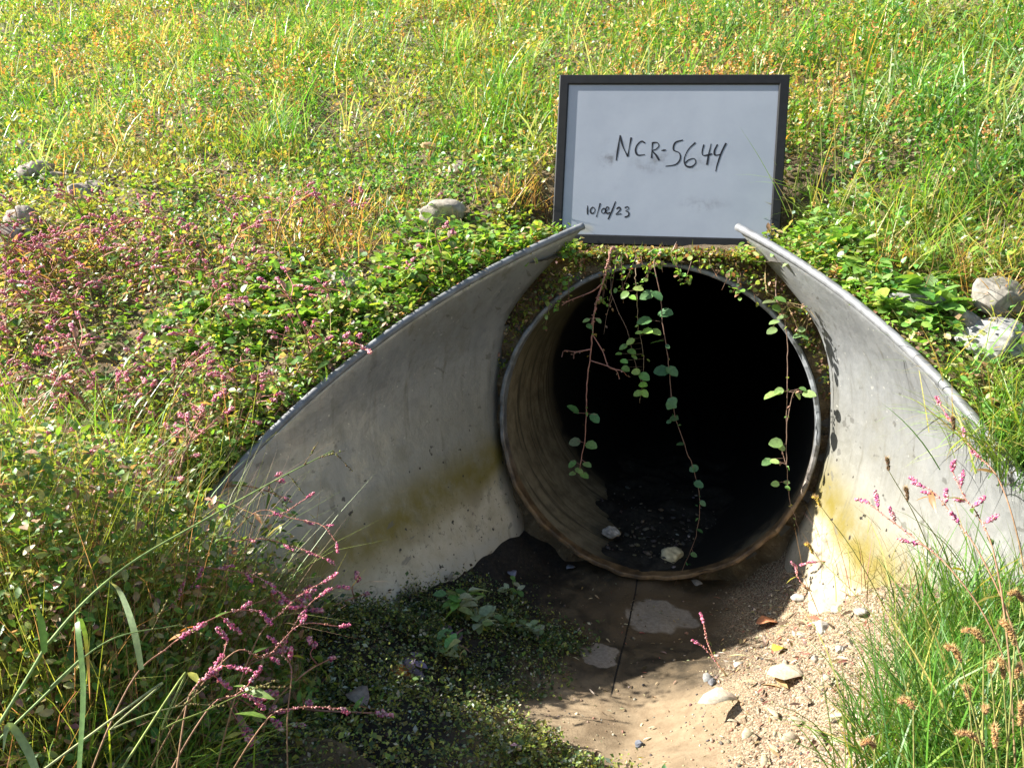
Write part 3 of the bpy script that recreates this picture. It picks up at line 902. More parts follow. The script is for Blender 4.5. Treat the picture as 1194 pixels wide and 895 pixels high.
for sg_ in (-1, 1):
    m = 5200 if sg_ < 0 else 3600
    s_ = rng.uniform(-.12, 1.05 if sg_ < 0 else .62, m); of = .012 + np.abs(rng.normal(0, .06, m)); x_ = Wd(s_) + of
    q = np.c_[sg_*x_, -s_, np.where(s_ > .02, Zd(s_) - .008, emb(sg_*x_, -s_)) + np.abs(rng.normal(.006, .016, m))]
    q = q[~((np.abs(q[:, 0]) < .345) & (q[:, 1] > .09))]; m = len(q)
    fr = np.clip(.7+.5*N_p3(q[:, 0]*2, q[:, 1]*2), .3, 1); q = q[rng.random(m) < fr]; m = len(q)
    cl = pick([(.21, .36, .05), (.14, .29, .05), (.32, .36, .12), (.40, .30, .15), (.34, .18, .12)], [4, 3, 1.5, 1.5, .8], m, .22)
    scatter(sp, LEAF_OVAL, q, rng.uniform(0, 6.28, m), rng.normal(.05, .5, m), rng.normal(0, .5, m), rng.uniform(.010, .024, m), cl)
tag(obj('ground_ivy', sp.mesh('ground_ivy'), MAT_LEAF), 'bright green ivy leaves spreading beside the left wing', 'ground cover', kind='stuff')

# --- dry thatch, straw and dead stems
sp = Soup()
P, d = cands(120000, -5, 5, -1.2, 4.5)
x, y = P[:, 0], P[:, 1]
dry = .10 + .8*sstep(.35, 1.0, N_p2(x*1.2+1, y*1.2)) * mid_w(P) + .35*weed_w(P) + .16*meadow_w(P)
dry = dry + .8*np.exp(-(((x+.75)/.22)**2+((y-.35)/.22)**2)) + .8*np.exp(-(((x-.85)/.3)**2+((y-.12)/.14)**2)) + .5*np.exp(-(((x+1.6)/.5)**2+((y-.25)/.25)**2))
P, d = keep(P, d, np.clip(dry*.75, 0, 1)); mk = ~boardgap(P); P = P[mk]; n = len(P)
col = pick([STRAW, TAN, (.34, .18, .08), (.46, .40, .31), (.40, .22, .16)], [3.5, 3, 1, 2.5, 1.2], n, .22)
blades(sp, P, rng.uniform(0, 6.28, n), np.abs(rng.normal(.9, .45, n)), rng.normal(.4, .6, n), rng.uniform(.03, .15, n), rng.uniform(.0016, .0042, n), col, 3, None, 1.0)
tag(obj('dry_thatch', sp.mesh('dry_thatch'), MAT_DRY), 'dry straw and dead stems lying between the plants', 'dry grass', kind='stuff')

# --- tan seed heads standing over the meadow
def seed_clusters(sp, P, size, col, stalk=True):
    n = len(P)
    top = P + np.c_[rng.normal(0, .02, (n, 2)), np.zeros(n)]
    m = 7
    for j in range(m):
        off = np.c_[rng.normal(0, .28, (n, 2)), rng.uniform(-1.7, 1.7, n)]*size[:, None]
        scatter(sp, LEAF_MINI, top+off, rng.uniform(0, 6.28, n), rng.uniform(-.3, 1.4, n), rng.uniform(-1, 1, n), size*rng.uniform(.7, 1.2, n), np.clip(col*rng.uniform(.75, 1.25, (n, 1)), 0, .8))
sp = Soup()
P, d = cands(130000, -8, 6, .2, 8)
right = sstep(.6, 1.6, P[:, 0] - .3*P[:, 1])
P, d = keep(P, d, meadow_w(P)*.36*(1-.8*right)*np.clip(.5+.6*N_p1(P[:, 0]*1.4+5, P[:, 1]*1.4), .06, 1.2)); mk = ~boardgap(P); P = P[mk]; d = d[mk]; n = len(P)
hh = rng.uniform(.07, .17, n)
col = pick([(.60, .33, .13), (.54, .27, .10), (.62, .45, .25)], [3, 2, 2], n, .15)
seed_clusters(sp, P+UP*hh[:, None], rng.uniform(.008, .016, n)*(1+.12*(d-2.5)), col)
blades(sp, P, rng.uniform(0, 6.28, n), rng.uniform(0, .1, n), rng.uniform(0, .1, n), hh, np.full(n, .0022), jit((.28, .24, .07), n, .2), 3)
tag(obj('seed_heads', sp.mesh('seed_heads'), MAT_DRY), 'tan seed heads sprinkled over the meadow grass', 'grass', kind='stuff')

# --- dark mat of moss and small leaves on the ditch floor
def moss_w(x, y):
    s = -y
    a = sstep(-.09, -.20, x - .36*sstep(.74, 1.02, s) + .07*N_p3(x, y))*sstep(.22, .42, s + .05*N_p3(x+4, y) - .10*sstep(-.3, -.6, x))
    return a
sp = Soup()
n0 = 330000
P = np.c_[rng.uniform(-1.0, .45, n0), rng.uniform(-1.5, -.12, n0)]
P = P[rng.random(n0) < .9*moss_w(P[:, 0], P[:, 1])*np.clip(.6+.55*N_p3(P[:, 0]*1.7, P[:, 1]*1.7), .28, 1)]
P = np.c_[P, np.where(P[:, 1] < -1.15, emb(P[:, 0], P[:, 1]), bed(P[:, 0], P[:, 1]))]; n = len(P)
lush = sstep(.62, .95, -P[:, 1] + .05*N_p3(P[:, 0], P[:, 1]))
col = np.where((rng.random(n) < .25 + .4*lush)[:, None], jit((.26, .29, .06), n, .25), jit((.075, .12, .035), n, .25))
k = rng.random(n); col = np.where((k < .10)[:, None], jit((.42, .44, .32), n, .2), col); col = np.where(((k > .10) & (k < .22))[:, None], jit((.05, .035, .02), n, .3), col)
bumpy = np.clip(N_p3(P[:, 0]*2.5, P[:, 1]*2.5), 0, 1)*.05
h = np.abs(rng.normal(0, .014, n)) + bumpy*rng.random(n)
scatter(sp, LEAF_MINI, P+UP*h[:, None], rng.uniform(0, 6.28, n), rng.normal(.1, .5, n), rng.normal(0, .5, n), np.where(rng.random(n) < .12, rng.uniform(.010, .018, n), rng.uniform(.004, .010, n)), col)
tag(obj('moss_mat', sp.mesh('moss_mat'), MAT_LEAF), 'dark mat of small leaves and moss on the ditch floor', 'ground cover', kind='stuff')

# --- gravel
ICO1 = None
import bmesh
def ico(sub):
    bm = bmesh.new(); bmesh.ops.create_icosphere(bm, subdivisions=sub, radius=1.0)
    V = np.array([v.co[:] for v in bm.verts]); F_ = np.array([[v.index for v in f.verts] for f in bm.faces]); bm.free()
    return V, F_
I1 = ico(1)
sp = Soup()
n0 = 42000
P = np.c_[rng.uniform(-.9, 1.0, n0), rng.uniform(-1.35, .0, n0)]
gw = .8*sstep(.14, .36, P[:, 0]+.06*N_p3(P[:, 0], P[:, 1]))*1.0 + .10*sstep(-.62, -.75, P[:, 1])*(P[:, 0] > -.1) + .045
P = P[rng.random(n0) < gw]; P = P[np.abs(P[:, 0]) < np.where(P[:, 1] > -1.15, np.maximum(Wd(-P[:, 1])-.02, .45), 2)]
n = len(P); P = np.c_[P, bed(P[:, 0], P[:, 1])]
S = np.clip(rng.gamma(1.7, .0009, n), .0008, .006)
col = pick([(.33, .26, .165), (.25, .185, .115), (.16, .125, .09), (.38, .33, .25), (.22, .11, .07), (.08, .07, .065), (.30, .21, .11)], [4, 5, 3.5, 1.5, .5, 2, 2.5], n, .18)
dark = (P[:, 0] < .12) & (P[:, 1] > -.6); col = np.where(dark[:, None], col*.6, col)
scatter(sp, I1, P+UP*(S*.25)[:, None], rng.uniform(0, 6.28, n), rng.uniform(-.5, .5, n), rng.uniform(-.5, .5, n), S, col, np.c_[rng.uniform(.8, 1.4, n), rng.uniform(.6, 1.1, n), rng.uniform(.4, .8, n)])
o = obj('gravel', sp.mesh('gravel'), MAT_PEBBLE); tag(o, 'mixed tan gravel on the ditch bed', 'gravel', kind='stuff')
# plant litter on the gravel: small chips, husks and pale straw
sp = Soup()
n0 = 19000
P = np.c_[rng.uniform(-.2, 1.0, n0), rng.uniform(-1.3, -.05, n0)]
P = P[rng.random(n0) < (sstep(.2, .45, P[:, 0])*.7+.05)]; P = np.c_[P, bed(P[:, 0], P[:, 1])+.004]; n = len(P)
col = pick([(.46, .38, .25), (.34, .24, .13), (.08, .055, .035), (.26, .09, .07), (.54, .48, .37)], [4, 4, 4, 1, 1.5], n, .2)
scatter(sp, LEAF_LANCE, P, rng.uniform(0, 6.28, n), rng.normal(0, .2, n), rng.normal(0, .4, n), rng.gamma(2.0, .0052, n), col)
tag(obj('plant_litter', sp.mesh('plant_litter'), MAT_DRY), 'chips of dead leaves and husks scattered over the gravel', 'litter', kind='stuff')
# specks of grit lying on the silt in the pipe
sp = Soup(); n = 330
P = np.c_[rng.uniform(-.22, .24, n), .0+rng.gamma(2, .12, n)]; P = np.c_[P, silt_z(P[:, 0], P[:, 1])-.018]
S = np.clip(rng.gamma(2, .002, n), .001, .012)
scatter(sp, I1, P, rng.uniform(0, 6, n), rng.uniform(-.5, .5, n), 0, S, pick([(.20, .19, .17), (.05, .045, .04), (.09, .075, .05)], [.6, 3, 3], n, .2), np.array([1.2, .9, .45]))
tag(obj('pipe_grit', sp.mesh('pipe_grit'), MAT_PEBBLE), 'grit scattered over the silt inside the pipe', 'gravel', kind='stuff')

# --- tangle of roots, soil crumbs and small leaves on the crown of the pipe, under the board
sp = Soup()
n = 5200
th = rng.uniform(-1.25, 1.25, n); rr = .462 + np.abs(rng.normal(.006, .022, n))
ang = th*.85
P = np.c_[np.sin(ang)*rr, rng.uniform(-.02, .12, n)+.04, .45+np.cos(ang)*rr]
P[:, 2] += .035*rng.random(n)*(np.abs(P[:, 0]) < .3)
P[:, 2] = np.minimum(P[:, 2], .932)
q = np.c_[rng.uniform(-.52, .52, 5200), rng.uniform(.045, .15, 5200)]; q = np.c_[q, emb(q[:, 0], q[:, 1])+.012*rng.random(5200)]; q = q[q[:, 2] < np.where(np.abs(q[:, 0]) < .33, .942, 9)]
m_ = 2600; a_ = rng.uniform(.2, np.pi-.2, m_); r_ = rng.uniform(.468, .61, m_)
q2 = np.c_[r_*np.cos(a_), np.full(m_, .035)-.02*rng.random(m_), np.minimum(.45+r_*np.sin(a_), .925)]
P = np.concatenate([P, q, q2]); n = len(P)
col = pick([(.18, .26, .04), (.28, .30, .07), (.20, .11, .06), (.42, .30, .19), (.08, .13, .03)], [3, 2.5, 3, 1.5, 2], n, .22)
scatter(sp, LEAF_OVAL, P, rng.uniform(0, 6.28, n), rng.normal(.1, .6, n), rng.normal(0, .6, n), rng.uniform(.006, .017, n), col)
n = 500
P = np.c_[rng.uniform(-.24, .24, n), rng.uniform(.02, .14, n), np.full(n, .92)+.01*rng.random(n)]
blades(sp, P, rng.uniform(0, 6.28, n), np.abs(rng.normal(1.0, .4, n)), rng.normal(.8, .5, n), rng.uniform(.015, .045, n), rng.uniform(.0012, .0025, n), pick([RUST, STRAW, (.18, .22, .05)], [2, 1, 2], n, .2), 3)
for k in range(26):     # short strands hanging over the rim
    x0 = -.30 + .55*rng.random()**1.3; z0 = .45+.47*math.cos(math.asin(min(.95, abs(x0)/.47)))
    ln = rng.uniform(.02, .11)*(1.2 if x0 < 0 else .6); y0 = -.012
    pth = smooth_path([(x0, .05, z0+.02), (x0+.005, y0, z0+.005), (x0+rng.normal(0, .015), y0-.01, z0-ln)], 12)
    tube(sp, pth, .0009, (.24, .14, .09), 3)
    m = int(5+ln*140); i = rng.integers(3, 12, m)
    scatter(sp, LEAF_ROUND, pth[i]+rng.normal(0, .006, (m, 3)), rng.uniform(0, 6.28, m), rng.normal(-.2, .6, m), rng.normal(0, .7, m), rng.uniform(.007, .019, m), pick([(.22, .38, .07), (.30, .42, .12), (.12, .24, .06), (.34, .20, .11)], [3, 2, 2, 1.5], m, .2))
tag(obj('creeper_tangle', sp.mesh('creeper_tangle'), MAT_LEAF), 'tangle of small leaves and roots on top of the pipe under the whiteboard', 'ground cover', kind='stuff')

# ------------------------------------------------------------------ plants one could count
def knots(sp, path, rad, n, size, col):
    """flower or seed knots packed round a path"""
    p = smooth_path(path, 40); i = rng.integers(0, 40, n); t = i/39
    a = rng.uniform(0, 6.28, n); r = rad*np.sqrt(np.clip(1-(2*t-1)**4, .15, 1))
    off = np.c_[np.cos(a), np.sin(a), rng.normal(0, .5, n)]*r[:, None]
    scatter(sp, OCTA, p[i]+off, rng.uniform(0, 6.28, n), rng.uniform(-1, 1, n), rng.uniform(-1, 1, n), size*rng.uniform(.7, 1.25, n), col, np.array([1.5, .9, .9]))

PINK = [(.62, .19, .31), (.72, .34, .42), (.52, .11, .25), (.70, .46, .44)]
def smartweed(name, label, H, spread, nb, group, spike=.022, nleaf=14, dead=.0):
    t = thing(name, label, 'weed', (0, 0, 0), (0, 0, 0), group)
    st, lf = Soup(), Soup(); spikes = []
    main = smooth_path([(0, 0, -.02), (spread*.15, 0, H*.4), (spread*.5, rng.normal(0, .02), H*.75), (spread, rng.normal(0, .03), H*.9)], 20)
    red = np.linspace(0, 1, 20)[:, None]*np.array([(.40, .18, .13)]) + np.linspace(1, 0, 20)[:, None]*np.array([(.20, .16, .05)])
    tube(st, main, np.linspace(.0022, .0011, 20), red, 4)
    ends = [(main[-1], main[-1]-main[-4])]
    for b in range(nb):
        k = int(rng.integers(5, 17)); o_ = main[k]
        a = rng.normal(0, 1.1); ln = rng.uniform(.25, .55)*H
        dirv = np.array([math.cos(a)*.6, math.sin(a)*.6, rng.uniform(.3, .9)])
        br = smooth_path([o_, o_+dirv*ln*.5, o_+dirv*ln+np.array([.02, 0, -.1*ln])], 10)
        tube(st, br, np.linspace(.0014, .0008, 10), (.36, .13, .09), 3)
        ends.append((br[-1], br[-1]-br[-3]))
        if rng.random() < .2: ends.append((br[5]+np.array([0, 0, .012]), np.array([.2, rng.normal(0, .4), .6])))
    for e, dv in ends:
        dv = dv/np.linalg.norm(dv)
        ln = spike*rng.uniform(.6, 1.5)
        path = [e, e+dv*ln*.5, e+dv*ln+np.array([0, 0, -.15*ln])]
        m = int(14+ln*1000); fl = Soup()
        knots(fl, path, .0027, m, .0022, pick(PINK, [3, 3, 1, 3], m, .2))
        spikes.append(fl.mesh('flower_spike'))
    m = nleaf
    i = rng.integers(2, 18, m)
    lc = pick([(.15, .28, .045), (.27, .34, .07), (.44, .32, .14), (.42, .22, .15)], [4, 3, .8, .4], m, .2)
    scatter(lf, LEAF_LANCE, main[i], rng.uniform(0, 6.28, m), rng.normal(.15, .35, m), rng.normal(0, .3, m), rng.uniform(.016, .036, m), lc, np.array([1, 1.25, 1]))
    obj('stem', st.mesh('stem'), MAT_STEM, t); obj('foliage', lf.mesh('foliage'), MAT_LEAF, t)
    for me in spikes: obj('flower_spike', me, MAT_FLOWER, t)
    return t

protos = [smartweed('smartweed', 'x', h_, s_, nb, 'smartweed plants in flower on the left bank', .015, nl)
          for h_, s_, nb, nl in ((.10, .07, 1, 14), (.14, .08, 2, 18), (.12, .12, 1, 16), (.17, .10, 3, 20), (.09, .10, 1, 12), (.13, .05, 2, 16))]
used = set()
def put(root, loc, rot, scale, label, group):
    if root.name not in used:
        used.add(root.name); root.location = Vector([float(c) for c in loc]); root.rotation_euler = rot; root.scale = (scale,)*3
        root['label'] = label; root['group'] = group
        return root
    return dup(root, loc, rot, scale, label, group)
P, d = cands(9000, -3.4, -.3, -1.15, .42)
wgt = weed_w(P) + .10*mid_w(P)*(P[:, 0] < -.3)
P, d = keep(P, d, wgt*np.clip(.45+.6*N_p3(P[:, 0]+1, P[:, 1]), .03, 1)*.9)
u, v, z = proj(P)
mk = (u > -20) & (u < 640) & (v > 215) & (v < 800)
P = P[mk]; P = P[rng.random(len(P)) < np.where(P[:, 1] > -.15, .28, 1)][:240]
for p in P:
    put(protos[int(rng.integers(6))], p, (rng.normal(0, .25), rng.normal(0, .25), rng.uniform(0, 6.28)), rng.uniform(.8, 1.35),
        'small pink flowered smartweed growing in the dense patch on the left bank', 'smartweed plants in flower on the left bank')

# --- long arching smartweed sprays over the lower left of the wing and in the left foreground
def spray(label, pts, nsp, group=None, leafy=4, spike=.022):
    """pts: (u, v, distance along the view) turned into points in the place; first is the base"""
    Q = []
    for a, b, dd in pts:
        dr = ray(a, b); Q.append(CAM + dr/np.linalg.norm(dr)*dd)
    Q = np.array(Q); base = Q[0].copy()
    g = gz(base)
    if g < base[2]-.01:
        hd_ = Q[0]-Q[1]; hd_[2] = 0; hd_ /= np.linalg.norm(hd_)+1e-6; hh = base[2]-g
        q0 = base + hd_*hh*.7 + np.array([0, .15*hh, 0]); q0[2] = gz(q0)-.01; Q = np.concatenate([[q0, q0*.45+Q[0]*.55+np.array([0, 0, .12*hh])], Q])
    if g > base[2]: Q = Q + np.array([0, 0, 1.0])*(g-base[2])*np.linspace(1, 0, len(Q))[:, None]
    base = Q[0].copy(); Q = Q - base
    t = thing('smartweed', label, 'weed', base, (0, 0, 0), group)
    st, lf = Soup(), Soup(); spikes = []
    main = smooth_path(Q, 40)
    tube(st, main, np.linspace(.0014, .0007, 40), np.linspace(0, 1, 40)[:, None]*np.array([(.40, .14, .11)])+np.linspace(1, 0, 40)[:, None]*np.array([(.17, .13, .05)]), 5)
    L = np.linalg.norm(np.diff(Q, axis=0), axis=1).sum()
    for k in range(nsp):
        tt = .45+.55*(k+1)/nsp; i = min(39, int(tt*39)); o_ = main[i]
        tan = main[i]-main[max(0, i-3)]; tan /= np.linalg.norm(tan)+1e-9
        dv = tan + rng.normal(0, .45, 3); dv /= np.linalg.norm(dv)
        ln = spike*rng.uniform(.6, 1.4)
        st_ = o_+dv*ln*.3 if k < nsp-1 else o_
        if k < nsp-1: tube(st, smooth_path([o_, st_], 4), .0008, (.42, .14, .10), 3)
        m = int(18+ln*1100); fl = Soup()
        knots(fl, [st_, st_+dv*ln*.5, st_+dv*ln], .0023, m, .0019, pick(PINK, [4, 2, 2, 1.5], m, .2))
        spikes.append(fl.mesh('flower_spike'))
    m = 44; knots(st, main[18:], .0021, m, .0014, pick([(.60, .34, .28), (.5, .2, .22), (.34, .16, .10)], [2, 2, 2], m, .2))
    m = leafy; i = rng.integers(3, 34, m)
    scatter(lf, LEAF_LANCE, main[i], rng.uniform(0, 6.28, m), rng.normal(0, .4, m), rng.normal(0, .4, m), rng.uniform(.02, .05, m), pick([(.13, .22, .04), (.25, .26, .05), (.36, .20, .07)], [3, 2, 1], m, .2))
    obj('stem', st.mesh('stem'), MAT_STEM, t); [obj('flower_spike', me, MAT_FLOWER, t) for me in spikes]
    if len(lf.v): obj('foliage', lf.mesh('foliage'), MAT_LEAF, t)
SPR = 'flowering smartweed sprays over the left wing and ditch edge'
spray('pink flowered smartweed spray highest in front of the left wing, with yellow tipped leaves', [(255, 640, 1.75), (300, 596, 1.72), (340, 604, 1.70), (375, 612, 1.68), (392, 632, 1.66)], 4, SPR, 6)
spray('short curved smartweed sprig with one bright pink tip in front of the left wing', [(300, 600, 1.73), (330, 598, 1.71), (343, 590, 1.70), (358, 580, 1.69)], 1, SPR, 2)
spray('pink flowered smartweed spray crossing the left wing below the highest one', [(250, 640, 1.65), (300, 628, 1.62), (345, 638, 1.6), (382, 652, 1.58)], 4, SPR, 5)
spray('reddish smartweed spray ending in a dense magenta spike over the dark soil', [(190, 660, 1.50), (260, 664, 1.48), (300, 672, 1.46), (326, 690, 1.45)], 4, SPR, 3)
spray('tall reddish smartweed stem rising in a curve to the lowest corner of the left wing', [(335, 840, 1.30), (340, 780, 1.32), (330, 755, 1.33), (360, 705, 1.36), (393, 683, 1.38)], 5, SPR, 2)
spray('second smartweed stem leaning parallel in front of the lowest corner of the left wing', [(300, 745, 1.32), (330, 712, 1.35), (355, 690, 1.37), (378, 678, 1.38)], 3, SPR, 1)
spray('horizontal brownish smartweed stem running to the right over the dark soil', [(270, 762, 1.22), (310, 765, 1.24), (350, 728, 1.28), (396, 730, 1.3)], 3, SPR, 2)
spray('low smartweed stem trailing right across the shaded moss', [(310, 840, 1.2), (340, 826, 1.21), (370, 824, 1.22), (398, 826, 1.23)], 1, SPR, 2)
spray('smartweed spray with two thick pinkish arms in the left foreground', [(150, 800, 1.14), (195, 755, 1.17), (230, 730, 1.2), (272, 712, 1.23), (303, 712, 1.25)], 5, SPR, 4)
spray('smartweed spray in the left foreground with a drooping magenta cluster', [(215, 835, 1.1), (228, 800, 1.12), (240, 790, 1.13), (255, 782, 1.14), (265, 745, 1.16)], 5, SPR, 2, .03)
spray('nodding smartweed with a fat magenta cluster over the dark moss', [(240, 830, 1.12), (275, 810, 1.14), (288, 800, 1.15), (294, 812, 1.15)], 3, SPR, 2, .026)
spray('smartweed spray standing at the foot of the left wing among ivy leaves', [(180, 735, 1.45), (205, 700, 1.47), (222, 685, 1.48), (232, 672, 1.49)], 3, SPR, 4)
spray('slender smartweed with a pink tip hanging over the rolled edge of the left wing', [(290, 512, 2.06), (305, 498, 2.06), (314, 502, 2.05), (320, 510, 2.04)], 2, SPR, 2)
spray('slender smartweed with a pink tip leaning over the left wing edge, the upper of two', [(350, 462, 2.2), (363, 452, 2.2), (378, 451, 2.2)], 1, SPR, 1)
for i, (a, b) in enumerate([(25, 590), (60, 640), (110, 560), (35, 700), (150, 600), (120, 700), (170, 560), (10, 540), (80, 600), (200, 600), (60, 760), (140, 650)]):
    p = at(a, b+45)
    put(protos[3 if i % 2 else 1], p, (rng.normal(0, .2), rng.normal(0, .2), rng.uniform(0, 6.28)), rng.uniform(1.2, 1.7),
        'taller pink flowered smartweed among the long grass in the left foreground', 'taller smartweed in the left foreground')

# --- broad leaved seedlings and leafy plants
def leafy(name, label, n, H, S, cols, probs, T=LEAF_OVAL, group=None, cat='plant', spread=.03):
    t = thing(name, label, cat, (0, 0, 0), (0, 0, 0), group)
    st, lf = Soup(), Soup()
    for k in range(max(2, n//5)):
        a = rng.uniform(0, 6.28); e = np.array([math.cos(a)*spread*rng.uniform(.3, 1.2), math.sin(a)*spread*rng.uniform(.3, 1.2), H*rng.uniform(.5, 1)])
        pth = smooth_path([(0, 0, -.01), e*np.array([.4, .4, .6]), e], 8); tube(st, pth, .0012, (.16, .16, .05), 3)
        m = 5; i = rng.integers(3, 8, m)
        scatter(lf, T, pth[i], a+rng.normal(0, 1.6, m), rng.normal(.15, .35, m), rng.normal(0, .35, m), S*rng.uniform(.6, 1.2, m), pick(cols, probs, m, .15))
    obj('stem', st.mesh('stem'), MAT_STEM, t); obj('foliage', lf.mesh('foliage'), MAT_LEAF, t)
    return t
bl = [leafy('leafy_plant', 'x', n_, .06, S_, [(.19, .37, .05), (.28, .40, .07), (.15, .30, .07)], [3, 2, 2], LEAF_ROUND) for n_, S_ in ((25, .026), (30, .030), (25, .034))]
for x_, y_, z_, k_ in [(-.90, -.86, .20, 1.5), (-.87, -.93, .16, 1.7), (-.84, -1.0, .10, 1.9), (-.80, -1.06, .06, 2.0), (-.92, -.95, .2, 1.6), (-.88, -1.04, .14, 1.9), (-.76, -1.04, .03, 1.6), (-.84, -1.10, .1, 2.0), (-.90, -1.12, .14, 2.0), (-.80, -.98, .05, 1.7), (-.86, -.88, .14, 1.4)]:
    put(bl[int(rng.integers(3))], (x_, y_, z_), (rng.normal(0, .15), rng.normal(0, .15), rng.uniform(0, 6.28)), k_, 'leafy weed growing over the lower end of the left wing', 'leafy weeds over the lower end of the left wing')
    put(protos[int(rng.integers(6))], (x_+.02, y_-.03, z_), (rng.normal(0, .3), .3+rng.normal(0, .2), rng.normal(0, .8)), rng.uniform(1.0, 1.5), 'slim pink flowered smartweed leaning over the dark moss before the left wing', 'slim smartweed before the left wing')
for a, b in [(235, 640), (250, 690), (275, 720), (290, 760), (255, 770), (310, 790), (330, 730), (215, 700), (225, 780), (270, 820), (200, 740), (180, 800), (340, 800), (300, 850), (245, 850)]:
    p = at(a, b+25)
    put(protos[int(rng.integers(6))], p, (rng.normal(0, .3), .35+rng.normal(0, .2), rng.normal(0, .8)), rng.uniform(.9, 1.5),
        'slim pink flowered smartweed leaning over the dark moss before the left wing', 'slim smartweed before the left wing')

# --- smartweed in front of the right wing
SPR2 = 'flowering smartweed in front of the right wing'
spray('thin smartweed arching along the upper outside of the right wing with deep pink tips', [(1165, 560, 1.55), (1140, 530, 1.6), (1115, 500, 1.64), (1096, 472, 1.68)], 4, SPR2, 2)
spray('small pink sprig bending over the middle of the right wing edge', [(1110, 440, 1.95), (1084, 415, 1.97), (1066, 412, 1.97), (1052, 423, 1.97)], 3, SPR2, 1)
spray('smartweed with a cluster of magenta tips low in front of the right wing', [(1145, 650, 1.28), (1110, 600, 1.32), (1090, 575, 1.34), (1068, 562, 1.36)], 5, SPR2, 3)
spray('smartweed stalk with dark buds leaning left across the cream part of the right wing', [(1110, 665, 1.3), (1070, 630, 1.33), (1030, 600, 1.36), (1012, 585, 1.38)], 4, SPR2, 2)
spray('smartweed bunch beside the grass at the foot of the right wing', [(1160, 650, 1.2), (1140, 600, 1.25), (1125, 580, 1.28), (1110, 548, 1.3)], 5, SPR2, 3)
GD2 = float(np.linalg.norm(at(955, 692)-CAM))
spray('low pink smartweed pair by the shadow line below the pipe rim', [(950, 692, GD2), (932, 676, GD2), (928, 660, GD2)], 2, SPR2, 2)
spray('pink smartweed leaning left over the gravel edge next to the pipe', [(985, 680, GD2), (965, 660, GD2), (940, 657, GD2)], 2, SPR2, 1)
GD = float(np.linalg.norm(at(846, 790)-CAM))
spray('single pink smartweed sprig standing in the gravel at the edge of the shadow', [(848, 788, GD), (832, 765, GD), (824, 745, GD), (820, 726, GD)], 1, SPR2, 2)
spray('very short smartweed sprig leaning left beside the single sprig in the gravel', [(840, 778, GD), (826, 760, GD), (815, 750, GD)], 1, SPR2, 0)

# ------------------------------------------------------------------ grass clumps
def grass_clump(name, label, cat, n, L, wdt, spreadr, cols, probs, leanm=.35, bendm=.7, group=None, azm=None):
    t = thing(name, label, cat, (0, 0, 0), (0, 0, 0), group)
    sp = Soup()
    P = np.c_[rng.normal(0, spreadr, (n, 2)), np.full(n, -.01)]
    az = rng.uniform(0, 6.28, n) if azm is None else rng.normal(azm, .9, n)
    col = pick(cols, probs, n, .2)
    blades(sp, P, az, np.abs(rng.normal(leanm, .25, n)), rng.normal(bendm, .35, n), L*rng.uniform(.45, 1.15, n), wdt*rng.uniform(.6, 1.3, n), col, 6, col*np.array([1.15, 1.1, .9]))
    obj('foliage', sp.mesh('foliage'), MAT_LEAF, t)
    return t
GC = [(.08, .20, .028), (.14, .25, .04), (.055, .135, .03), (.34, .32, .10), (.22, .31, .14)]
GP = [4, 3, 2, 1, .7]
rg = [grass_clump('grass_clump', 'x', 'grass', 170, L, .0030, .04, GC, GP, .3, .9, None) for L in (.15, .19, .23)]
RG = 'fine green grass clumps on the right foreground bank'
for i, (a, b) in enumerate([(1085, 790), (1100, 760), (1062, 830), (1070, 870), (1080, 760), (1050, 900), (1085, 720), (1130, 720), (1170, 700), (1190, 760), (1130, 800), (1110, 850), (1150, 800), (1190, 830), (1120, 880), (1160, 870), (1185, 890), (1110, 710), (1140, 680), (1165, 650), (1200, 640), (1230, 720), (1240, 820), (1130, 930), (1170, 940), (1230, 900), (1150, 760), (1215, 680), (1110, 820), (1170, 740), (1260, 760), (1260, 860), (1210, 790)]):
    put(rg[i % 3], at(a, b+40), (rng.normal(0, .12), rng.normal(0, .12), rng.uniform(0, 6.28)), rng.uniform(.7, 1.1),
        'fine bladed green grass clump on the bank in the right foreground', RG)
for r0 in rg: pass
lg = [grass_clump('grass_clump', 'x', 'grass', 110, L, .0050, .05, [(.16, .32, .04), (.27, .36, .06), (.11, .23, .04), (.44, .38, .16), (.30, .40, .18)], [3, 4, 1, 1.2, 1], .3, .8) for L in (.22, .30, .36)]
LG = 'long grass clumps in the left foreground'
for i, (a, b) in enumerate([(15, 660), (50, 610), (95, 650), (10, 740), (60, 720), (120, 720), (25, 800), (85, 800), (150, 780), (10, 870), (70, 880), (130, 860), (190, 850), (150, 690), (-30, 700), (-40, 820), (110, 590), (10, 570), (60, 560), (170, 640), (200, 900), (40, 930), (120, 930), (20, 520), (80, 530), (130, 540), (40, 600), (90, 690), (20, 700), (140, 740), (70, 640), (180, 700), (0, 480), (60, 490)]):
    put(lg[i % 3], at(a, b+30), (rng.normal(0, .15), rng.normal(0, .15), rng.uniform(0, 6.28)), rng.uniform(.6, 1.0),
        'clump of long mixed green and straw grass in the left foreground', LG)
# wispy clumps on the slope above the right wing
sg = [grass_clump('grass_clump', 'x', 'grass', 110, L, .003, .05, [(.24, .37, .07), (.42, .37, .13), (.17, .30, .05)], [3, 2, 3], .8, .7) for L in (.20, .26)]
for i, (a, b) in enumerate([(1000, 275), (1060, 290), (1110, 270), (1160, 300), (1180, 250), (1040, 250), (1120, 310), (1190, 480), (1150, 440), (1185, 520), (1165, 490), (1215, 440), (1080, 240), (960, 240)]):
    put(sg[i % 2], at(a, b+12), (rng.normal(0, .12), rng.normal(0, .12), rng.uniform(0, 6.28)), rng.uniform(.7, 1.1),
        'wispy yellow green grass tuft on the slope above the right wing', 'wispy grass tufts above the right wing')

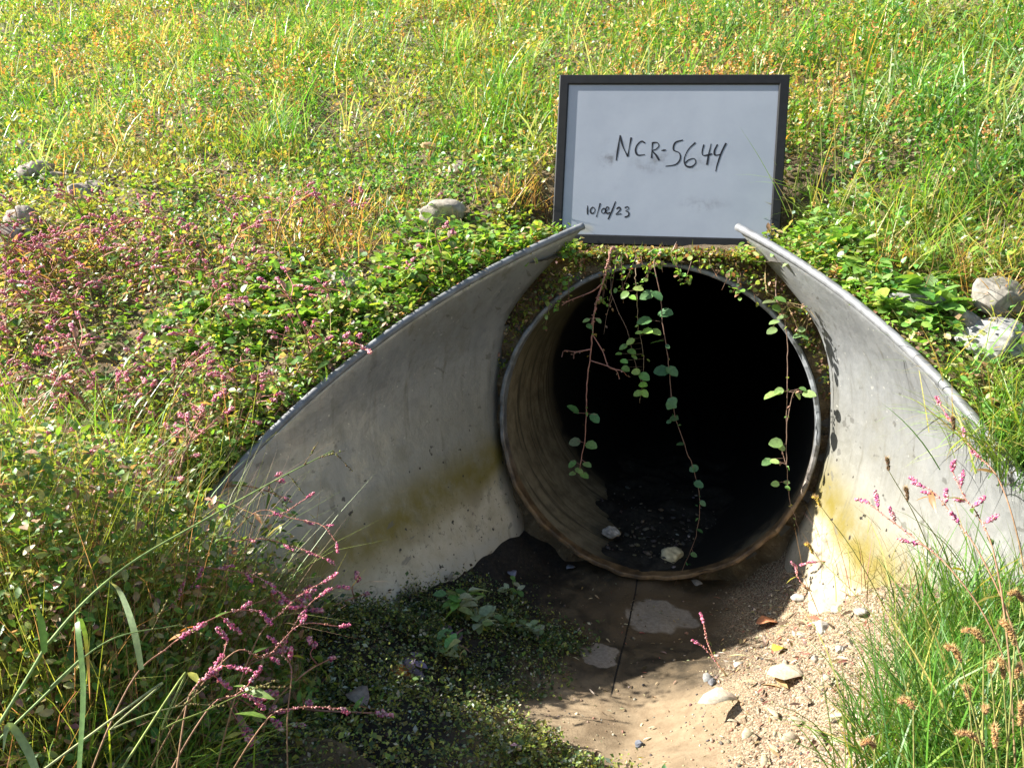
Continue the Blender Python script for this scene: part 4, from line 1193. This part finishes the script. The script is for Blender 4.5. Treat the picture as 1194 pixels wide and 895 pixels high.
dg = [grass_clump('grass_clump', 'x', 'grass', 34, L, .0018, .05, [(.30, .24, .11), (.16, .12, .06), (.22, .28, .07), (.36, .16, .14)], [3, 2, 2, 1], .45, .5) for L in (.16, .22)]
for i, (x_, y_) in enumerate([(.56, -.22), (.62, -.30), (.60, -.12), (.66, -.40), (.70, -.34), (.58, -.36), (.70, -.50), (.64, -.52), (.52, -.10), (.74, -.44), (.55, -.46)]):
    put(dg[i % 2], (x_, y_, float(bed(x_, y_))), (rng.normal(0, .1), rng.normal(0, .1), rng.uniform(0, 6.28)), rng.uniform(.7, 1.1), 'thin dry weed tuft growing from the gravel against the right wing', 'dry weed tufts against the right wing')
rgd = [grass_clump('grass_clump', 'x', 'grass', 90, L, .0030, .06, [(.50, .30, .13), (.46, .36, .19), (.38, .20, .10), (.28, .30, .08)], [3, 3, 2, 1.2], .6, .7) for L in (.11, .16)]
for i, (a, b) in enumerate([(340, 235), (370, 250), (400, 265), (430, 250), (415, 290), (385, 290), (440, 280), (350, 275), (130, 180), (160, 195), (190, 185), (225, 200), (260, 215), (300, 225), (110, 235), (470, 160), (480, 235), (250, 300), (60, 320), (120, 290), (330, 180), (270, 150), (590, 215), (610, 235)]):
    put(rgd[i % 2], at(a, b+8), (rng.normal(0, .15), rng.normal(0, .15), rng.uniform(0, 6.28)), rng.uniform(.7, 1.15), 'dry tan and rust coloured grass tuft on the bank left of the whiteboard', 'dry tan grass tufts on the left bank')
for i, (a, b) in enumerate([(1020, 305), (1045, 300), (1070, 310), (1125, 315), (1150, 330), (1180, 340), (1175, 360), (1185, 300)]):
    put(rgd[i % 2], at(a, b+8), (rng.normal(0, .15), rng.normal(0, .15), rng.uniform(0, 6.28)), rng.uniform(.5, .85), 'dry tan grass tuft beside the stones behind the right wing', 'dry tan grass tufts behind the right wing')
# --- foxtail grass with tan heads
def foxtail(label, base, tip, head_dir, hl, group, col=(.36, .22, .09), cat='grass'):
    hl = hl*.78
    base = np.asarray(base, float); tip = np.asarray(tip, float) - base
    t = thing('foxtail_grass', label, cat, base, (0, 0, 0), group)
    st, hd = Soup(), Soup()
    mid = tip*.55 + np.array([0, 0, .04*np.linalg.norm(tip)])
    main = smooth_path([(0, 0, -.01), mid, tip], 16)
    tube(st, main, np.linspace(.0013, .0007, 16), (.24, .24, .07), 4)
    hv = np.asarray(head_dir, float); hv /= np.linalg.norm(hv)
    path = [tip, tip+hv*hl*.5+np.array([0, 0, .004]), tip+hv*hl+np.array([0, 0, -.12*hl])]
    m = int(90+hl*3000)
    c = jit(col, m, .22)
    knots(hd, path, .0021, m, .0013, c)
    p = smooth_path(path, 40); m2 = int(m*1.2); i = rng.integers(0, 40, m2)
    blades(hd, p[i], rng.uniform(0, 6.28, m2), rng.uniform(.2, 1.6, m2), 0, rng.uniform(.005, .009, m2), np.full(m2, .0005), jit((.50, .34, .16), m2, .2), 2)
    obj('stem', st.mesh('stem'), MAT_STEM, t); obj('seed_head', hd.mesh('seed_head'), MAT_DRY, t)
def vp(u, v, d):
    dr = ray(u, v); return CAM + dr/np.linalg.norm(dr)*d
FX = 'foxtail grass in the right foreground'
for a, b, ln in [(1147, 748, .03), (1183, 752, .035), (1155, 775, .03), (1192, 700, .03), (1170, 790, .03), (1130, 815, .03), (1148, 830, .03), (1115, 855, .035), (1190, 845, .035), (1120, 770, .025), (1065, 825, .022), (1020, 870, .025), (1160, 870, .03), (1185, 790, .025)]:
    tp = vp(a, b, rng.uniform(.98, 1.12))
    bs = tp + np.array([rng.uniform(.0, .10), rng.uniform(-.02, .08), 0]); bs[2] = gz(bs)
    foxtail('tan foxtail head nodding over the green grass in the right foreground', bs, tp, (rng.normal(-.2, .6), rng.normal(0, .5), rng.uniform(-.2, .9)), ln, FX)
for a, b, e, f_, lab in [(1165, 790, 948, 645, 'yellow foxtail head on a long stem leaning left past the pipe rim'), (1140, 740, 957, 590, 'short yellow foxtail head in front of the pipe rim, above the other yellow one')]:
    tp = vp(e, f_, 1.5); bs = at(a-90, b)
    foxtail(lab, bs, tp, (-.4, 0, .5), .03, 'yellow foxtail heads by the pipe rim', (.50, .36, .07))
for a, b, dd, lab in [(1036, 548, 1.45, 'thin dark grass spike standing before the sunlit right wing'), (1112, 500, 1.5, 'brown upright grass spike in front of the right wing, near its outer edge'), (1058, 583, 1.4, 'dark drooping grass spike low before the sunlit right wing')]:
    tp = vp(a, b, dd); bs = at(a+70, 700)
    foxtail(lab, bs, tp, (-.2, 0, .9), .03, 'dark grass spikes before the right wing', (.14, .09, .05))
DS = 'golden dry grass stalks right of the whiteboard'
for a, b, c, e, ln in [(925, 225, 942, 150, .035), (935, 235, 966, 130, .05), (972, 265, 1035, 130, .05), (968, 270, 1045, 122, .05), (960, 255, 955, 118, .04), (975, 250, 972, 116, .05), (980, 230, 985, 155, .04), (1030, 180, 1070, 150, .05), (965, 275, 1000, 200, .05), (930, 255, 935, 185, .03)]:
    bs = at(a, b); dd = np.linalg.norm(bs-CAM); tp = vp(c, e, dd)
    foxtail('golden dry grass stalk with a narrow head beside the whiteboard', bs, tp, tp-bs+np.array([.02, 0, 0]), ln, DS, (.50, .33, .11))

# --- long grass stems (one object each)
def culm(label, pts, rad, col, side=0, leafw=None):
    Q = np.array([vp(*p) for p in pts]); base = Q[0].copy(); g = gz(base); 
    if Q[0][2] > g:
        dv = Q[1]-Q[0]; dv /= np.linalg.norm(dv); tt = (Q[0][2]-g+.03)/max(dv[2], .30); q0 = Q[0]-dv*tt; q0[2] = gz(q0)-.01
        Q = np.concatenate([[q0], Q]); base = Q[0].copy()
    t = thing('tall_grass', label, 'grass', base)
    st = Soup(); main = smooth_path(Q-base, 40); tube(st, main, np.linspace(rad, rad*.35, 40), col, 5)
    obj('stem', st.mesh('stem'), MAT_STEM, t)
    sd = Soup()
    for k in range(side):
        i = 39-int(k*2.2); o_ = main[max(i, 12)]
        dv = np.array([.5, .1, rng.normal(0, .5)]); dv /= np.linalg.norm(dv); m = 12
        knots(sd, [o_, o_+dv*.02, o_+dv*.045], .0008, m, .0016, pick([(.16, .12, .05), (.2, .2, .06)], [1, 1], m))
        tube(sd, smooth_path([o_, o_+dv*.045], 4), .0005, (.12, .10, .05), 3)
    if side: obj('seed_branches', sd.mesh('seed_branches'), MAT_DRY, t)
culm('long thick green grass stem slanting up in front of the left wing', [(-5, 850, 1.0), (60, 745, 1.02), (140, 665, 1.06), (240, 605, 1.14), (330, 555, 1.22), (388, 525, 1.27)], .0022, (.20, .28, .08), 6)
culm('thinner green grass stem slanting up below the long thick one', [(-20, 880, .95), (60, 800, .97), (130, 745, 1.0), (210, 728, 1.05)], .0016, (.20, .28, .09), 3)
culm('pale grass stem lying low towards the dark moss in the left foreground', [(60, 890, .98), (130, 850, 1.0), (180, 830, 1.03), (222, 820, 1.05)], .0016, (.30, .32, .14), 3)
culm('green grass stem with buds crossing the lower left over the moss', [(140, 900, .95), (190, 850, 1.0), (240, 828, 1.04), (300, 800, 1.1)], .0016, (.22, .26, .06), 2)
def bigblade(label, pts, wdt, c0, c1):
    Q = np.array([vp(*p) for p in pts]); base = Q[0].copy(); main = smooth_path(Q-base, 22); sp = Soup()
    V = []; C = []
    vd = (Q.mean(0)-CAM); vd /= np.linalg.norm(vd)
    for i, p in enumerate(main):
        tg = main[min(i+1, 21)]-main[max(i-1, 0)]; sd = np.cross(tg, vd+np.array([.3, .1, .4])); sd /= np.linalg.norm(sd)+1e-9
        t = i/21; w_ = wdt*(1-t**3)*(.7+.6*t*(1-t)*2)*.5
        V += [p-sd*w_, p+np.array([0, 0, -.1*w_]), p+sd*w_]; cc = np.array(c0)*(1-sstep(.55, .95, t))+np.array(c1)*sstep(.55, .95, t); C += [cc]*3
    F_ = []
    for i in range(21):
        a = 3*i; F_ += [(a, a+1, a+4), (a, a+4, a+3), (a+1, a+2, a+5), (a+1, a+5, a+4)]
    sp.add(V, F_, np.array(C)); t = thing('tall_grass', label, 'grass', base); obj('blade', sp.mesh('blade'), MAT_LEAF, t)
bigblade('broad green grass blade bent over with an orange tip in the left foreground', [(92, 900, .92), (97, 800, .94), (90, 722, .96), (99, 738, .99), (103, 780, 1.0), (105, 822, .99)], .006, (.13, .24, .06), (.60, .28, .05))
bigblade('broad grey green grass blade curling at the bottom left corner', [(45, 905, .9), (30, 870, .9), (10, 845, .9), (3, 880, .9)], .008, (.16, .24, .12), (.2, .28, .14))
bigblade('pale curved grass blade drooping before the shaded smartweed', [(165, 780, 1.1), (155, 730, 1.1), (140, 690, 1.12), (128, 678, 1.12)], .009, (.22, .30, .14), (.34, .36, .2))
bigblade('pale dry grass blade lying on the left bank above the long stem', [(10, 506, 1.7), (35, 500, 1.72), (70, 497, 1.74)], .008, (.42, .40, .28), (.5, .46, .34))
bigblade('short bright green grass blade near the bottom left edge', [(52, 760, 1.0), (48, 725, 1.0), (42, 705, 1.0)], .008, (.14, .28, .04), (.2, .32, .05))

hl = [leafy('leafy_plant', 'x', n_, .07, S_, [(.14, .30, .06), (.20, .36, .08), (.30, .42, .20)], [3, 3, 1]) for n_, S_ in ((20, .045), (25, .05), (15, .055))]
HLG = 'broad leaved plants on the slope behind the right wing'
for i, (a, b) in enumerate([(1035, 350), (1060, 370), (1080, 365), (1050, 385), (1085, 390), (1030, 375), (950, 285), (975, 300), (1000, 305), (935, 275), (985, 280), (1010, 330), (1100, 345), (1110, 380), (1070, 330), (960, 265)]):
    put(hl[i % 3], at(a, b), (rng.normal(0, .15), rng.normal(0, .15), rng.uniform(0, 6.28)), rng.uniform(.8, 1.15), 'broad leaved green plant creeping over the slope behind the right wing', HLG)
BLG = 'bright leafy plants on the bank beside the left wing'
for i, (a, b) in enumerate([(330, 330), (360, 350), (395, 370), (430, 345), (455, 330), (480, 345), (505, 320), (530, 325), (560, 300), (590, 300), (610, 285), (420, 380), (380, 395), (350, 390), (310, 360), (340, 310), (300, 340), (280, 370), (320, 400), (300, 420), (250, 400), (230, 380), (210, 420), (180, 390), (560, 180), (590, 175), (570, 200), (545, 285), (470, 310), (510, 300), (220, 560), (250, 600), (265, 620), (235, 640), (275, 590)]):
    put(bl[i % 3], at(a, b), (rng.normal(0, .15), rng.normal(0, .15), rng.uniform(0, 6.28)), rng.uniform(.8, 1.2), 'bright green leafy plant on the bank beside the left wing', BLG)
for (a, b), (n_, H_, S_, cols, lab) in {
    (533, 722): (25, .11, .050, [(.14, .30, .09), (.18, .34, .09), (.38, .46, .30)], 'upright green seedling in the shaded ditch beside the left wing foot'),
    (560, 738): (20, .07, .042, [(.40, .46, .34), (.28, .38, .2)], 'pale grey green seedling right of the upright one in the shaded ditch'),
    (530, 760): (15, .05, .045, [(.26, .17, .31), (.22, .34, .17), (.30, .25, .35)], 'seedling with purplish leaves in the shaded ditch'),
    (478, 790): (12, .03, .045, [(.20, .17, .25), (.26, .22, .30)], 'low purple grey leaved seedling beside a brown leaf'),
    (512, 775): (12, .05, .042, [(.20, .38, .14), (.34, .46, .26)], 'small round leaved green seedling at the edge of the moss'),
    (600, 700): (20, .05, .026, [(.16, .30, .08), (.4, .46, .3)], 'tiny green sprout near the pipe mouth in the shade'),
    (620, 745): (25, .05, .026, [(.42, .46, .32), (.22, .30, .14)], 'tiny pale leaved sprout at the right edge of the moss'),
    (585, 735): (20, .05, .026, [(.40, .46, .30), (.18, .28, .10)], 'tiny pale sprout between the seedlings and the moss')}.items():
    t = leafy('seedling', lab, n_, H_, S_, cols, [1]*len(cols), LEAF_OVAL, None, 'plant', .04); t.location = Vector([float(c) for c in at(a, b)])

# ------------------------------------------------------------------ hanging vines
def vine(label, main, leaves, rad=.0016, col=(.20, .10, .07), branches=(), lcol=((.20, .36, .09), (.28, .42, .14), (.12, .24, .07)), Y=-.035, nub=0, withroot=True):
    Q = [on_y(a, b, Y) for a, b in main]
    if withroot: Q = [np.array([Q[0][0]-.005, .06, max(Q[0][2], .93)])] + Q
    Q = np.array(Q); base = Q[0].copy()
    t = thing('hanging_vine', label, 'vine', base, (0, 0, 0), 'vines hanging over the pipe mouth')
    st, lf = Soup(), Soup()
    m_ = smooth_path(Q-base, 60); m_ = m_ + np.c_[rng.normal(0, .0008, (60, 3))]
    tube(st, m_, np.linspace(rad*1.3, rad*.6, 60), col, 5)
    for br in branches:
        q = np.array([on_y(a, b, Y+rng.normal(0, .01)) for a, b in br])-base; q[0] = m_[np.linalg.norm(m_-q[0], axis=1).argmin()]
        bp = smooth_path(q, 20); tube(st, bp, np.linspace(rad*.9, rad*.5, 20), col, 4)
        k = 7; i = rng.integers(4, 20, k); scatter(st, LEAF_MINI, bp[i], rng.uniform(0, 6, k), rng.normal(-.4, .6, k), rng.normal(0, .6, k), rng.uniform(.006, .013, k), jit((.26, .15, .10), k, .2))
    if nub:
        i = rng.integers(0, 30, nub); scatter(st, OCTA, m_[i]+rng.normal(0, .002, (nub, 3)), rng.uniform(0, 6, nub), 0, 0, rng.uniform(.002, .0045, nub), jit((.26, .13, .10), nub, .2))
    for (a, b, sz, ang) in leaves:
        c = on_y(a, b, Y+rng.normal(0, .008))-base
        # leaf centre at the photographed spot, growing out of the stem
        j = np.linalg.norm(m_-c, axis=1).argmin(); tube(st, smooth_path([m_[j], c], 4), rad*.4, col, 3)
        kk = rng.integers(len(lcol)); az = ang + rng.normal(0, .25)
        L_ = sz*rng.uniform(.5, .85)/FOC*2.2
        dirx = np.array([math.cos(az), -.35, 0])
        scatter(lf, LEAF_ROUND, (c-np.array([math.cos(ang)*L_*.45, 0, 0]))[None], np.array([math.atan2(-.5, math.cos(ang)) if abs(math.cos(ang)) > .1 else -1.57]), np.array([rng.normal(-.25, .25)]), np.array([rng.normal(-.5 if math.cos(ang) < 0 else .5, .3)]), np.array([L_*1.05]), jit(lcol[kk], 1, .12), np.array([1, .95, 1]))
    if leaves:
        m = 16; i = rng.integers(6, 58, m)
        scatter(lf, LEAF_OVAL, m_[i]+rng.normal(0, .004, (m, 3)), rng.uniform(0, 6.28, m), rng.normal(-.2, .6, m), rng.normal(0, .8, m), rng.uniform(.006, .015, m), pick([lcol[0], lcol[1], (.36, .30, .10)], [3, 2, 1], m, .2))
    obj('stem', st.mesh('stem'), MAT_STEM, t)
    if leaves: obj('foliage', lf.mesh('foliage'), MAT_LEAF, t)
E_, W_ = 0.0, math.pi
vine('thick reddish vine hanging left in the pipe mouth with dead side twigs', [(712, 292), (706, 320), (695, 355), (691, 385), (689, 410), (684, 450), (683, 500), (676, 548)],
     [(684, 372, 16, W_), (699, 371, 16, E_), (688, 378, 12, E_), (668, 481, 24, W_), (695, 483, 24, E_), (671, 513, 20, W_), (690, 517, 20, E_), (667, 537, 18, W_), (685, 540, 18, E_), (668, 551, 16, W_), (682, 552, 16, E_), (676, 546, 18, E_)],
     .0024, (.30, .14, .10), [[(690, 388), (703, 410), (710, 428), (725, 432), (731, 438)], [(688, 407), (672, 410), (658, 409), (655, 416)], [(688, 407), (671, 411), (669, 418)], [(706, 330), (690, 340), (665, 350), (655, 356)], [(708, 426), (716, 430), (722, 440)]], nub=90)
vine('longest vine curving down the middle of the pipe mouth to the ground', [(763, 308), (770, 345), (773, 380), (778, 410), (781, 440), (786, 480), (797, 515), (808, 545), (815, 575), (815, 605), (806, 640), (786, 682)],
     [(755, 341, 24, W_), (768, 340, 20, E_), (752, 372, 20, W_), (776, 365, 22, E_), (767, 397, 24, W_), (779, 402, 12, E_), (772, 431, 24, W_), (785, 428, 22, E_), (781, 463, 26, W_), (783, 470, 18, E_), (786, 488, 14, E_), (780, 490, 12, W_), (794, 517, 18, W_), (809, 543, 16, W_), (815, 562, 14, E_), (820, 584, 10, E_), (816, 617, 10, E_), (809, 645, 12, E_)],
     .0012, (.17, .10, .07), lcol=((.06, .16, .06), (.08, .19, .07), (.11, .22, .08)))
vine('green leaved vine with a bright leaf cluster, left of the longest vine', [(741, 318), (743, 345), (744, 380), (750, 410), (750, 440), (746, 470)],
     [(735, 395, 16, W_), (745, 388, 18, E_), (755, 386, 18, E_), (765, 385, 16, E_), (727, 402, 16, W_), (737, 408, 16, E_), (722, 412, 14, W_), (728, 420, 14, E_), (740, 414, 14, E_), (730, 428, 14, E_), (742, 432, 18, W_), (752, 436, 16, E_), (750, 448, 16, E_), (744, 456, 16, W_), (753, 455, 14, E_), (745, 337, 18, W_), (728, 340, 22, W_), (738, 345, 18, E_)],
     .0011, (.17, .12, .07), lcol=((.26, .42, .08), (.32, .46, .12), (.16, .30, .07)))
vine('bare thin twig hanging crosswise behind the leaf cluster', [(712, 335), (722, 365), (731, 385), (740, 420), (747, 445)], [], .0009, (.20, .13, .09), [[(716, 345), (708, 365), (704, 390)]], Y=-.02)
vine('vine hanging at the right of the pipe mouth with leaves in pairs', [(905, 345), (914, 370), (918, 400), (918, 450), (917, 500), (918, 550), (921, 585), (928, 605), (934, 630)],
     [(900, 456, 22, W_), (908, 453, 14, W_), (932, 456, 16, E_), (943, 459, 20, E_), (936, 452, 14, E_), (905, 515, 18, W_), (912, 519, 14, E_), (894, 535, 20, W_), (903, 537, 14, E_), (904, 563, 16, W_), (917, 562, 12, E_), (918, 567, 10, E_)],
     .0011, (.22, .14, .10), [[(917, 490), (925, 458), (935, 456)], [(918, 545), (910, 520), (905, 517)], [(918, 540), (905, 537)]])
vine('short leafy creeper draped over the upper right of the pipe rim', [(893, 336), (903, 345), (918, 353), (935, 360), (945, 365)],
     [(898, 352, 20, W_), (910, 347, 22, E_), (906, 356, 18, E_), (903, 374, 20, W_), (912, 371, 18, E_), (900, 383, 14, W_), (930, 390, 14, W_), (939, 391, 14, E_), (934, 384, 12, E_)],
     .0012, (.30, .22, .10), [[(915, 352), (925, 370), (932, 388)], [(918, 353), (940, 358), (952, 372)]], lcol=((.14, .26, .07), (.2, .3, .12)), Y=-.05)

# ------------------------------------------------------------------ stones
I3 = ico(4)
def stone(label, loc, sx, sy, sz, col, group=None, rot=0, sink=.3, seed=0):
    g = make_noise(100+seed, 3, 1.6); g2 = make_noise(200+seed, 3, 5)
    V, F_ = I3; V = V.copy()
    r = 1+.16*g(V[:, 0]+V[:, 2]*.7, V[:, 1]-V[:, 2]*.5)+.05*g2(V[:, 0]+V[:, 2], V[:, 1]-V[:, 2])
    q = np.random.default_rng(seed)
    for k in range(7):     # broken faces
        nrm = q.normal(size=3); nrm /= np.linalg.norm(nrm); dd = V@nrm; lim = q.uniform(.55, .85)
        V = V - np.clip(dd-lim, 0, 1)[:, None]*nrm*.9
    V = V*r[:, None]*np.array([sx, sy, sz])
    sp = Soup(); cc = np.clip(np.array(col)*(1+.12*g2(V[:, 0]*60, V[:, 1]*60+V[:, 2]*40))[:, None], .01, .8)
    sp.add(V, F_, cc)
    o = obj('stone', sp.mesh('stone'), MAT_STONE); o.location = Vector([float(loc[0]), float(loc[1]), float(loc[2])+sz*(1-sink)]); o.rotation_euler = (q.normal(0, .15), q.normal(0, .15), rot)
    return tag(o, label, 'stone', group)
GRY = (.25, .235, .205)
def st_at(label, u, v, wpx, hpx, col=GRY, group=None, seed=0, sink=.48):
    p = at(u, v); d_ = np.linalg.norm(p-CAM); w_ = wpx/FOC*d_*.5
    stone(label, p, w_, w_*.75, hpx/FOC*d_*.5, col, group, YAW, sink, seed)
st_at('light grey flat stone with a sunlit top just behind the right wing edge', 1072, 362, 62, 30, (0.192, 0.192, 0.18), None, 1)
st_at('pale blocky stone on the slope at the right border of the photo', 1162, 366, 52, 50, (0.232, 0.212, 0.176), None, 2)
st_at('small rounded stone between the blocky and the flat grey stones', 1126, 385, 34, 28, (0.224, 0.204, 0.176), None, 3)
st_at('large whitish streaked stone lying lowest behind the right wing', 1152, 412, 78, 42, (0.24, 0.236, 0.22), None, 4)
st_at('half buried beige stone in the grass left of the whiteboard', 518, 262, 62, 34, (.27, .24, .19), None, 5)
st_at('small beige stone above the half buried one left of the whiteboard', 536, 207, 30, 22, (.30, .25, .18), None, 6)
st_at('flat pale stone showing between ivy leaves beside the left wing', 402, 338, 40, 22, (.29, .265, .225), None, 7)
st_at('brown round stone in the grass left of the whiteboard, the highest one', 505, 182, 28, 16, (.35, .22, .11), None, 8)
for i, (a, b, w_, h_) in enumerate([(42, 214, 36, 26), (28, 182, 22, 18), (52, 176, 18, 12), (95, 238, 30, 22), (64, 214, 24, 16), (28, 268, 30, 26), (14, 292, 40, 26), (33, 284, 28, 20), (95, 226, 20, 14), (110, 222, 22, 12)]):
    st_at('pinkish grey stone among the stones in the weeds at the left border', a, b, w_, h_, (.28, .235, .195), 'stones in the weeds at the left border', 20+i, .34)
def st_in(label, u, v, z, wpx, hpx, col, seed, group=None):
    p = on_z(u, v, z); d_ = np.linalg.norm(p-CAM); w_ = wpx/FOC*d_*.5
    stone(label, p, w_, w_*.8, hpx/FOC*d_*.5, col, group, .4, .2, seed)
st_in('pale rounded stone lying inside the pipe', 714, 627, .035, 24, 16, (.34, .32, .29), 40)
st_in('yellowish grey stone at the lip of the pipe', 783, 655, .01, 28, 18, (.40, .36, .24), 41)
st_in('light grey flat stone just below the lip of the pipe', 809, 684, -.04, 20, 10, (.30, .29, .28), 42)
st_in('small grey stone below the pipe lip beside the seam', 744, 684, -.04, 12, 7, (.24, .24, .24), 43)
st_in('small light stone below the pipe lip where the longest vine ends', 773, 685, -.04, 16, 9, (.28, .28, .28), 44)
for i, (a, b, w_, h_, c) in enumerate([(930, 700, 18, 10, (.45, .42, .36)), (960, 735, 22, 12, (.48, .44, .37)), (935, 742, 16, 8, (.5, .45, .36)), (975, 715, 20, 12, (.46, .4, .32)), (980, 760, 16, 10, (.5, .46, .4)), (915, 775, 12, 8, (.36, .3, .22)), (1005, 720, 22, 12, (.44, .40, .34)), (950, 770, 14, 8, (.42, .36, .28)), (830, 800, 14, 10, (.2, .2, .21)), (745, 870, 12, 10, (.18, .19, .22))]):
    p = at(a, b); d_ = np.linalg.norm(p-CAM)
    stone('small pale stone embedded in the gravel slope' if i < 8 else ('dark grey pebble in the sunlit gravel' if i == 8 else 'bluish grey pebble at the edge of the moss'), p, w_/FOC*d_*.40, w_/FOC*d_*.32, h_/FOC*d_*.42, tuple(.72*k_ for k_ in c), 'stones in the gravel slope' if i < 8 else None, i, .5, 60+i)

# ------------------------------------------------------------------ fallen leaves
def fallen(label, u, v, lpx, col, T=LEAF_OVAL, az=0.0, curl=.4, group=None, lift=.006, wd=1.0, z=None):
    p = at(u, v) if z is None else on_z(u, v, z)
    L_ = lpx/FOC*np.linalg.norm(p-CAM); sp = Soup()
    V, F_ = T; q = V.copy(); q[:, 1] *= wd; q[:, 2] += -curl*(q[:, 0]-.5)**2 + .12*np.sin(q[:, 0]*9+u)*.3
    q = (q-np.array([.5, 0, 0]))*L_
    q[:, 2] -= q[:, 2].min()
    sp.add(q, F_, jit(col, len(q), .08))
    o = obj('fallen_leaf', sp.mesh('fallen_leaf'), MAT_DRY); o.location = Vector([float(p[0]), float(p[1]), float(p[2])+lift]); o.rotation_euler = (rng.normal(0, .2), rng.normal(0, .15), az)
    md = o.modifiers.new('thickness', 'SOLIDIFY'); md.thickness = .0006
    return tag(o, label, 'leaf', group)
fallen('yellow green leaf lying on the gravel slope', 909, 762, 18, (.55, .48, .05), LEAF_ROUND, .8)
fallen('salmon orange leaf on the gravel above the yellow leaf', 896, 731, 28, (.58, .26, .13), LEAF_OVAL, .5, .1)
fallen('long pale curled leaf lying on the gravel below the single pink sprig', 838, 832, 60, (.52, .47, .36), LEAF_LANCE, .7, .35, wd=1.3)
fallen('small grey curled leaf in the gravel beside the single pink sprig', 824, 797, 18, (.30, .29, .28), LEAF_OVAL, 1.2, .8)
fallen('pale leaf standing on edge right of the small grey curled leaf', 862, 783, 24, (.50, .47, .40), LEAF_LANCE, 1.3, .35, wd=1.5)
fallen('beige flat leaf pair half buried in the middle of the gravel', 918, 796, 40, (.50, .42, .30), LEAF_OVAL, .1, .1)
for i, (a, b, l_, az) in enumerate([(870, 868, 34, 1.2), (920, 870, 34, .8), (950, 868, 34, 1.5), (890, 895, 26, 1.4), (985, 880, 36, .4), (900, 840, 22, 2.2), (940, 830, 26, .2), (965, 800, 24, .9), (855, 850, 14, .3), (1000, 850, 30, 1.9), (975, 845, 26, 2.6), (930, 850, 22, .1)]):
    fallen('pale narrow dead leaf among those strewn over the foreground gravel', a, b, l_, (.44, .38, .26), LEAF_LANCE, az, .35, 'pale dead leaves on the foreground gravel', wd=1.2)
fallen('brown and orange dead leaf on the moss at the bottom', 425, 838, 50, (.34, .17, .08), LEAF_ROUND, .3, .5)
fallen('grey brown dead leaf on top of the orange one', 418, 830, 40, (.30, .24, .20), LEAF_OVAL, 2.6, .6, lift=.02)
fallen('bright brown dead leaf beside the purple grey seedling', 468, 790, 26, (.36, .15, .05), LEAF_OVAL, .2, .4)
fallen('dark slate coloured dead leaf at the bottom edge on the left', 236, 876, 52, (.10, .10, .12), LEAF_OVAL, 2.7, .6, lift=.03)
fallen('orange brown dead leaf in the shaded weeds at the left', 298, 802, 30, (.45, .18, .05), LEAF_OVAL, 1.0, .5, lift=.03)
fallen('lilac grey curled leaf on the mud left of the pipe lip', 597, 676, 18, (.26, .24, .30), LEAF_OVAL, 2.2, .9)
fallen('small light grey leaf on the mud below the pipe lip', 666, 665, 14, (.28, .28, .30), LEAF_OVAL, .9, .4)
fallen('rust coloured leaf on the mud right under the pipe lip', 694, 662, 16, (.22, .10, .04), LEAF_OVAL, 2.3, .4)
fallen('yellow brown dead leaf at the bottom left between grass blades', 125, 888, 30, (.50, .33, .06), LEAF_OVAL, .5, .5, lift=.04)
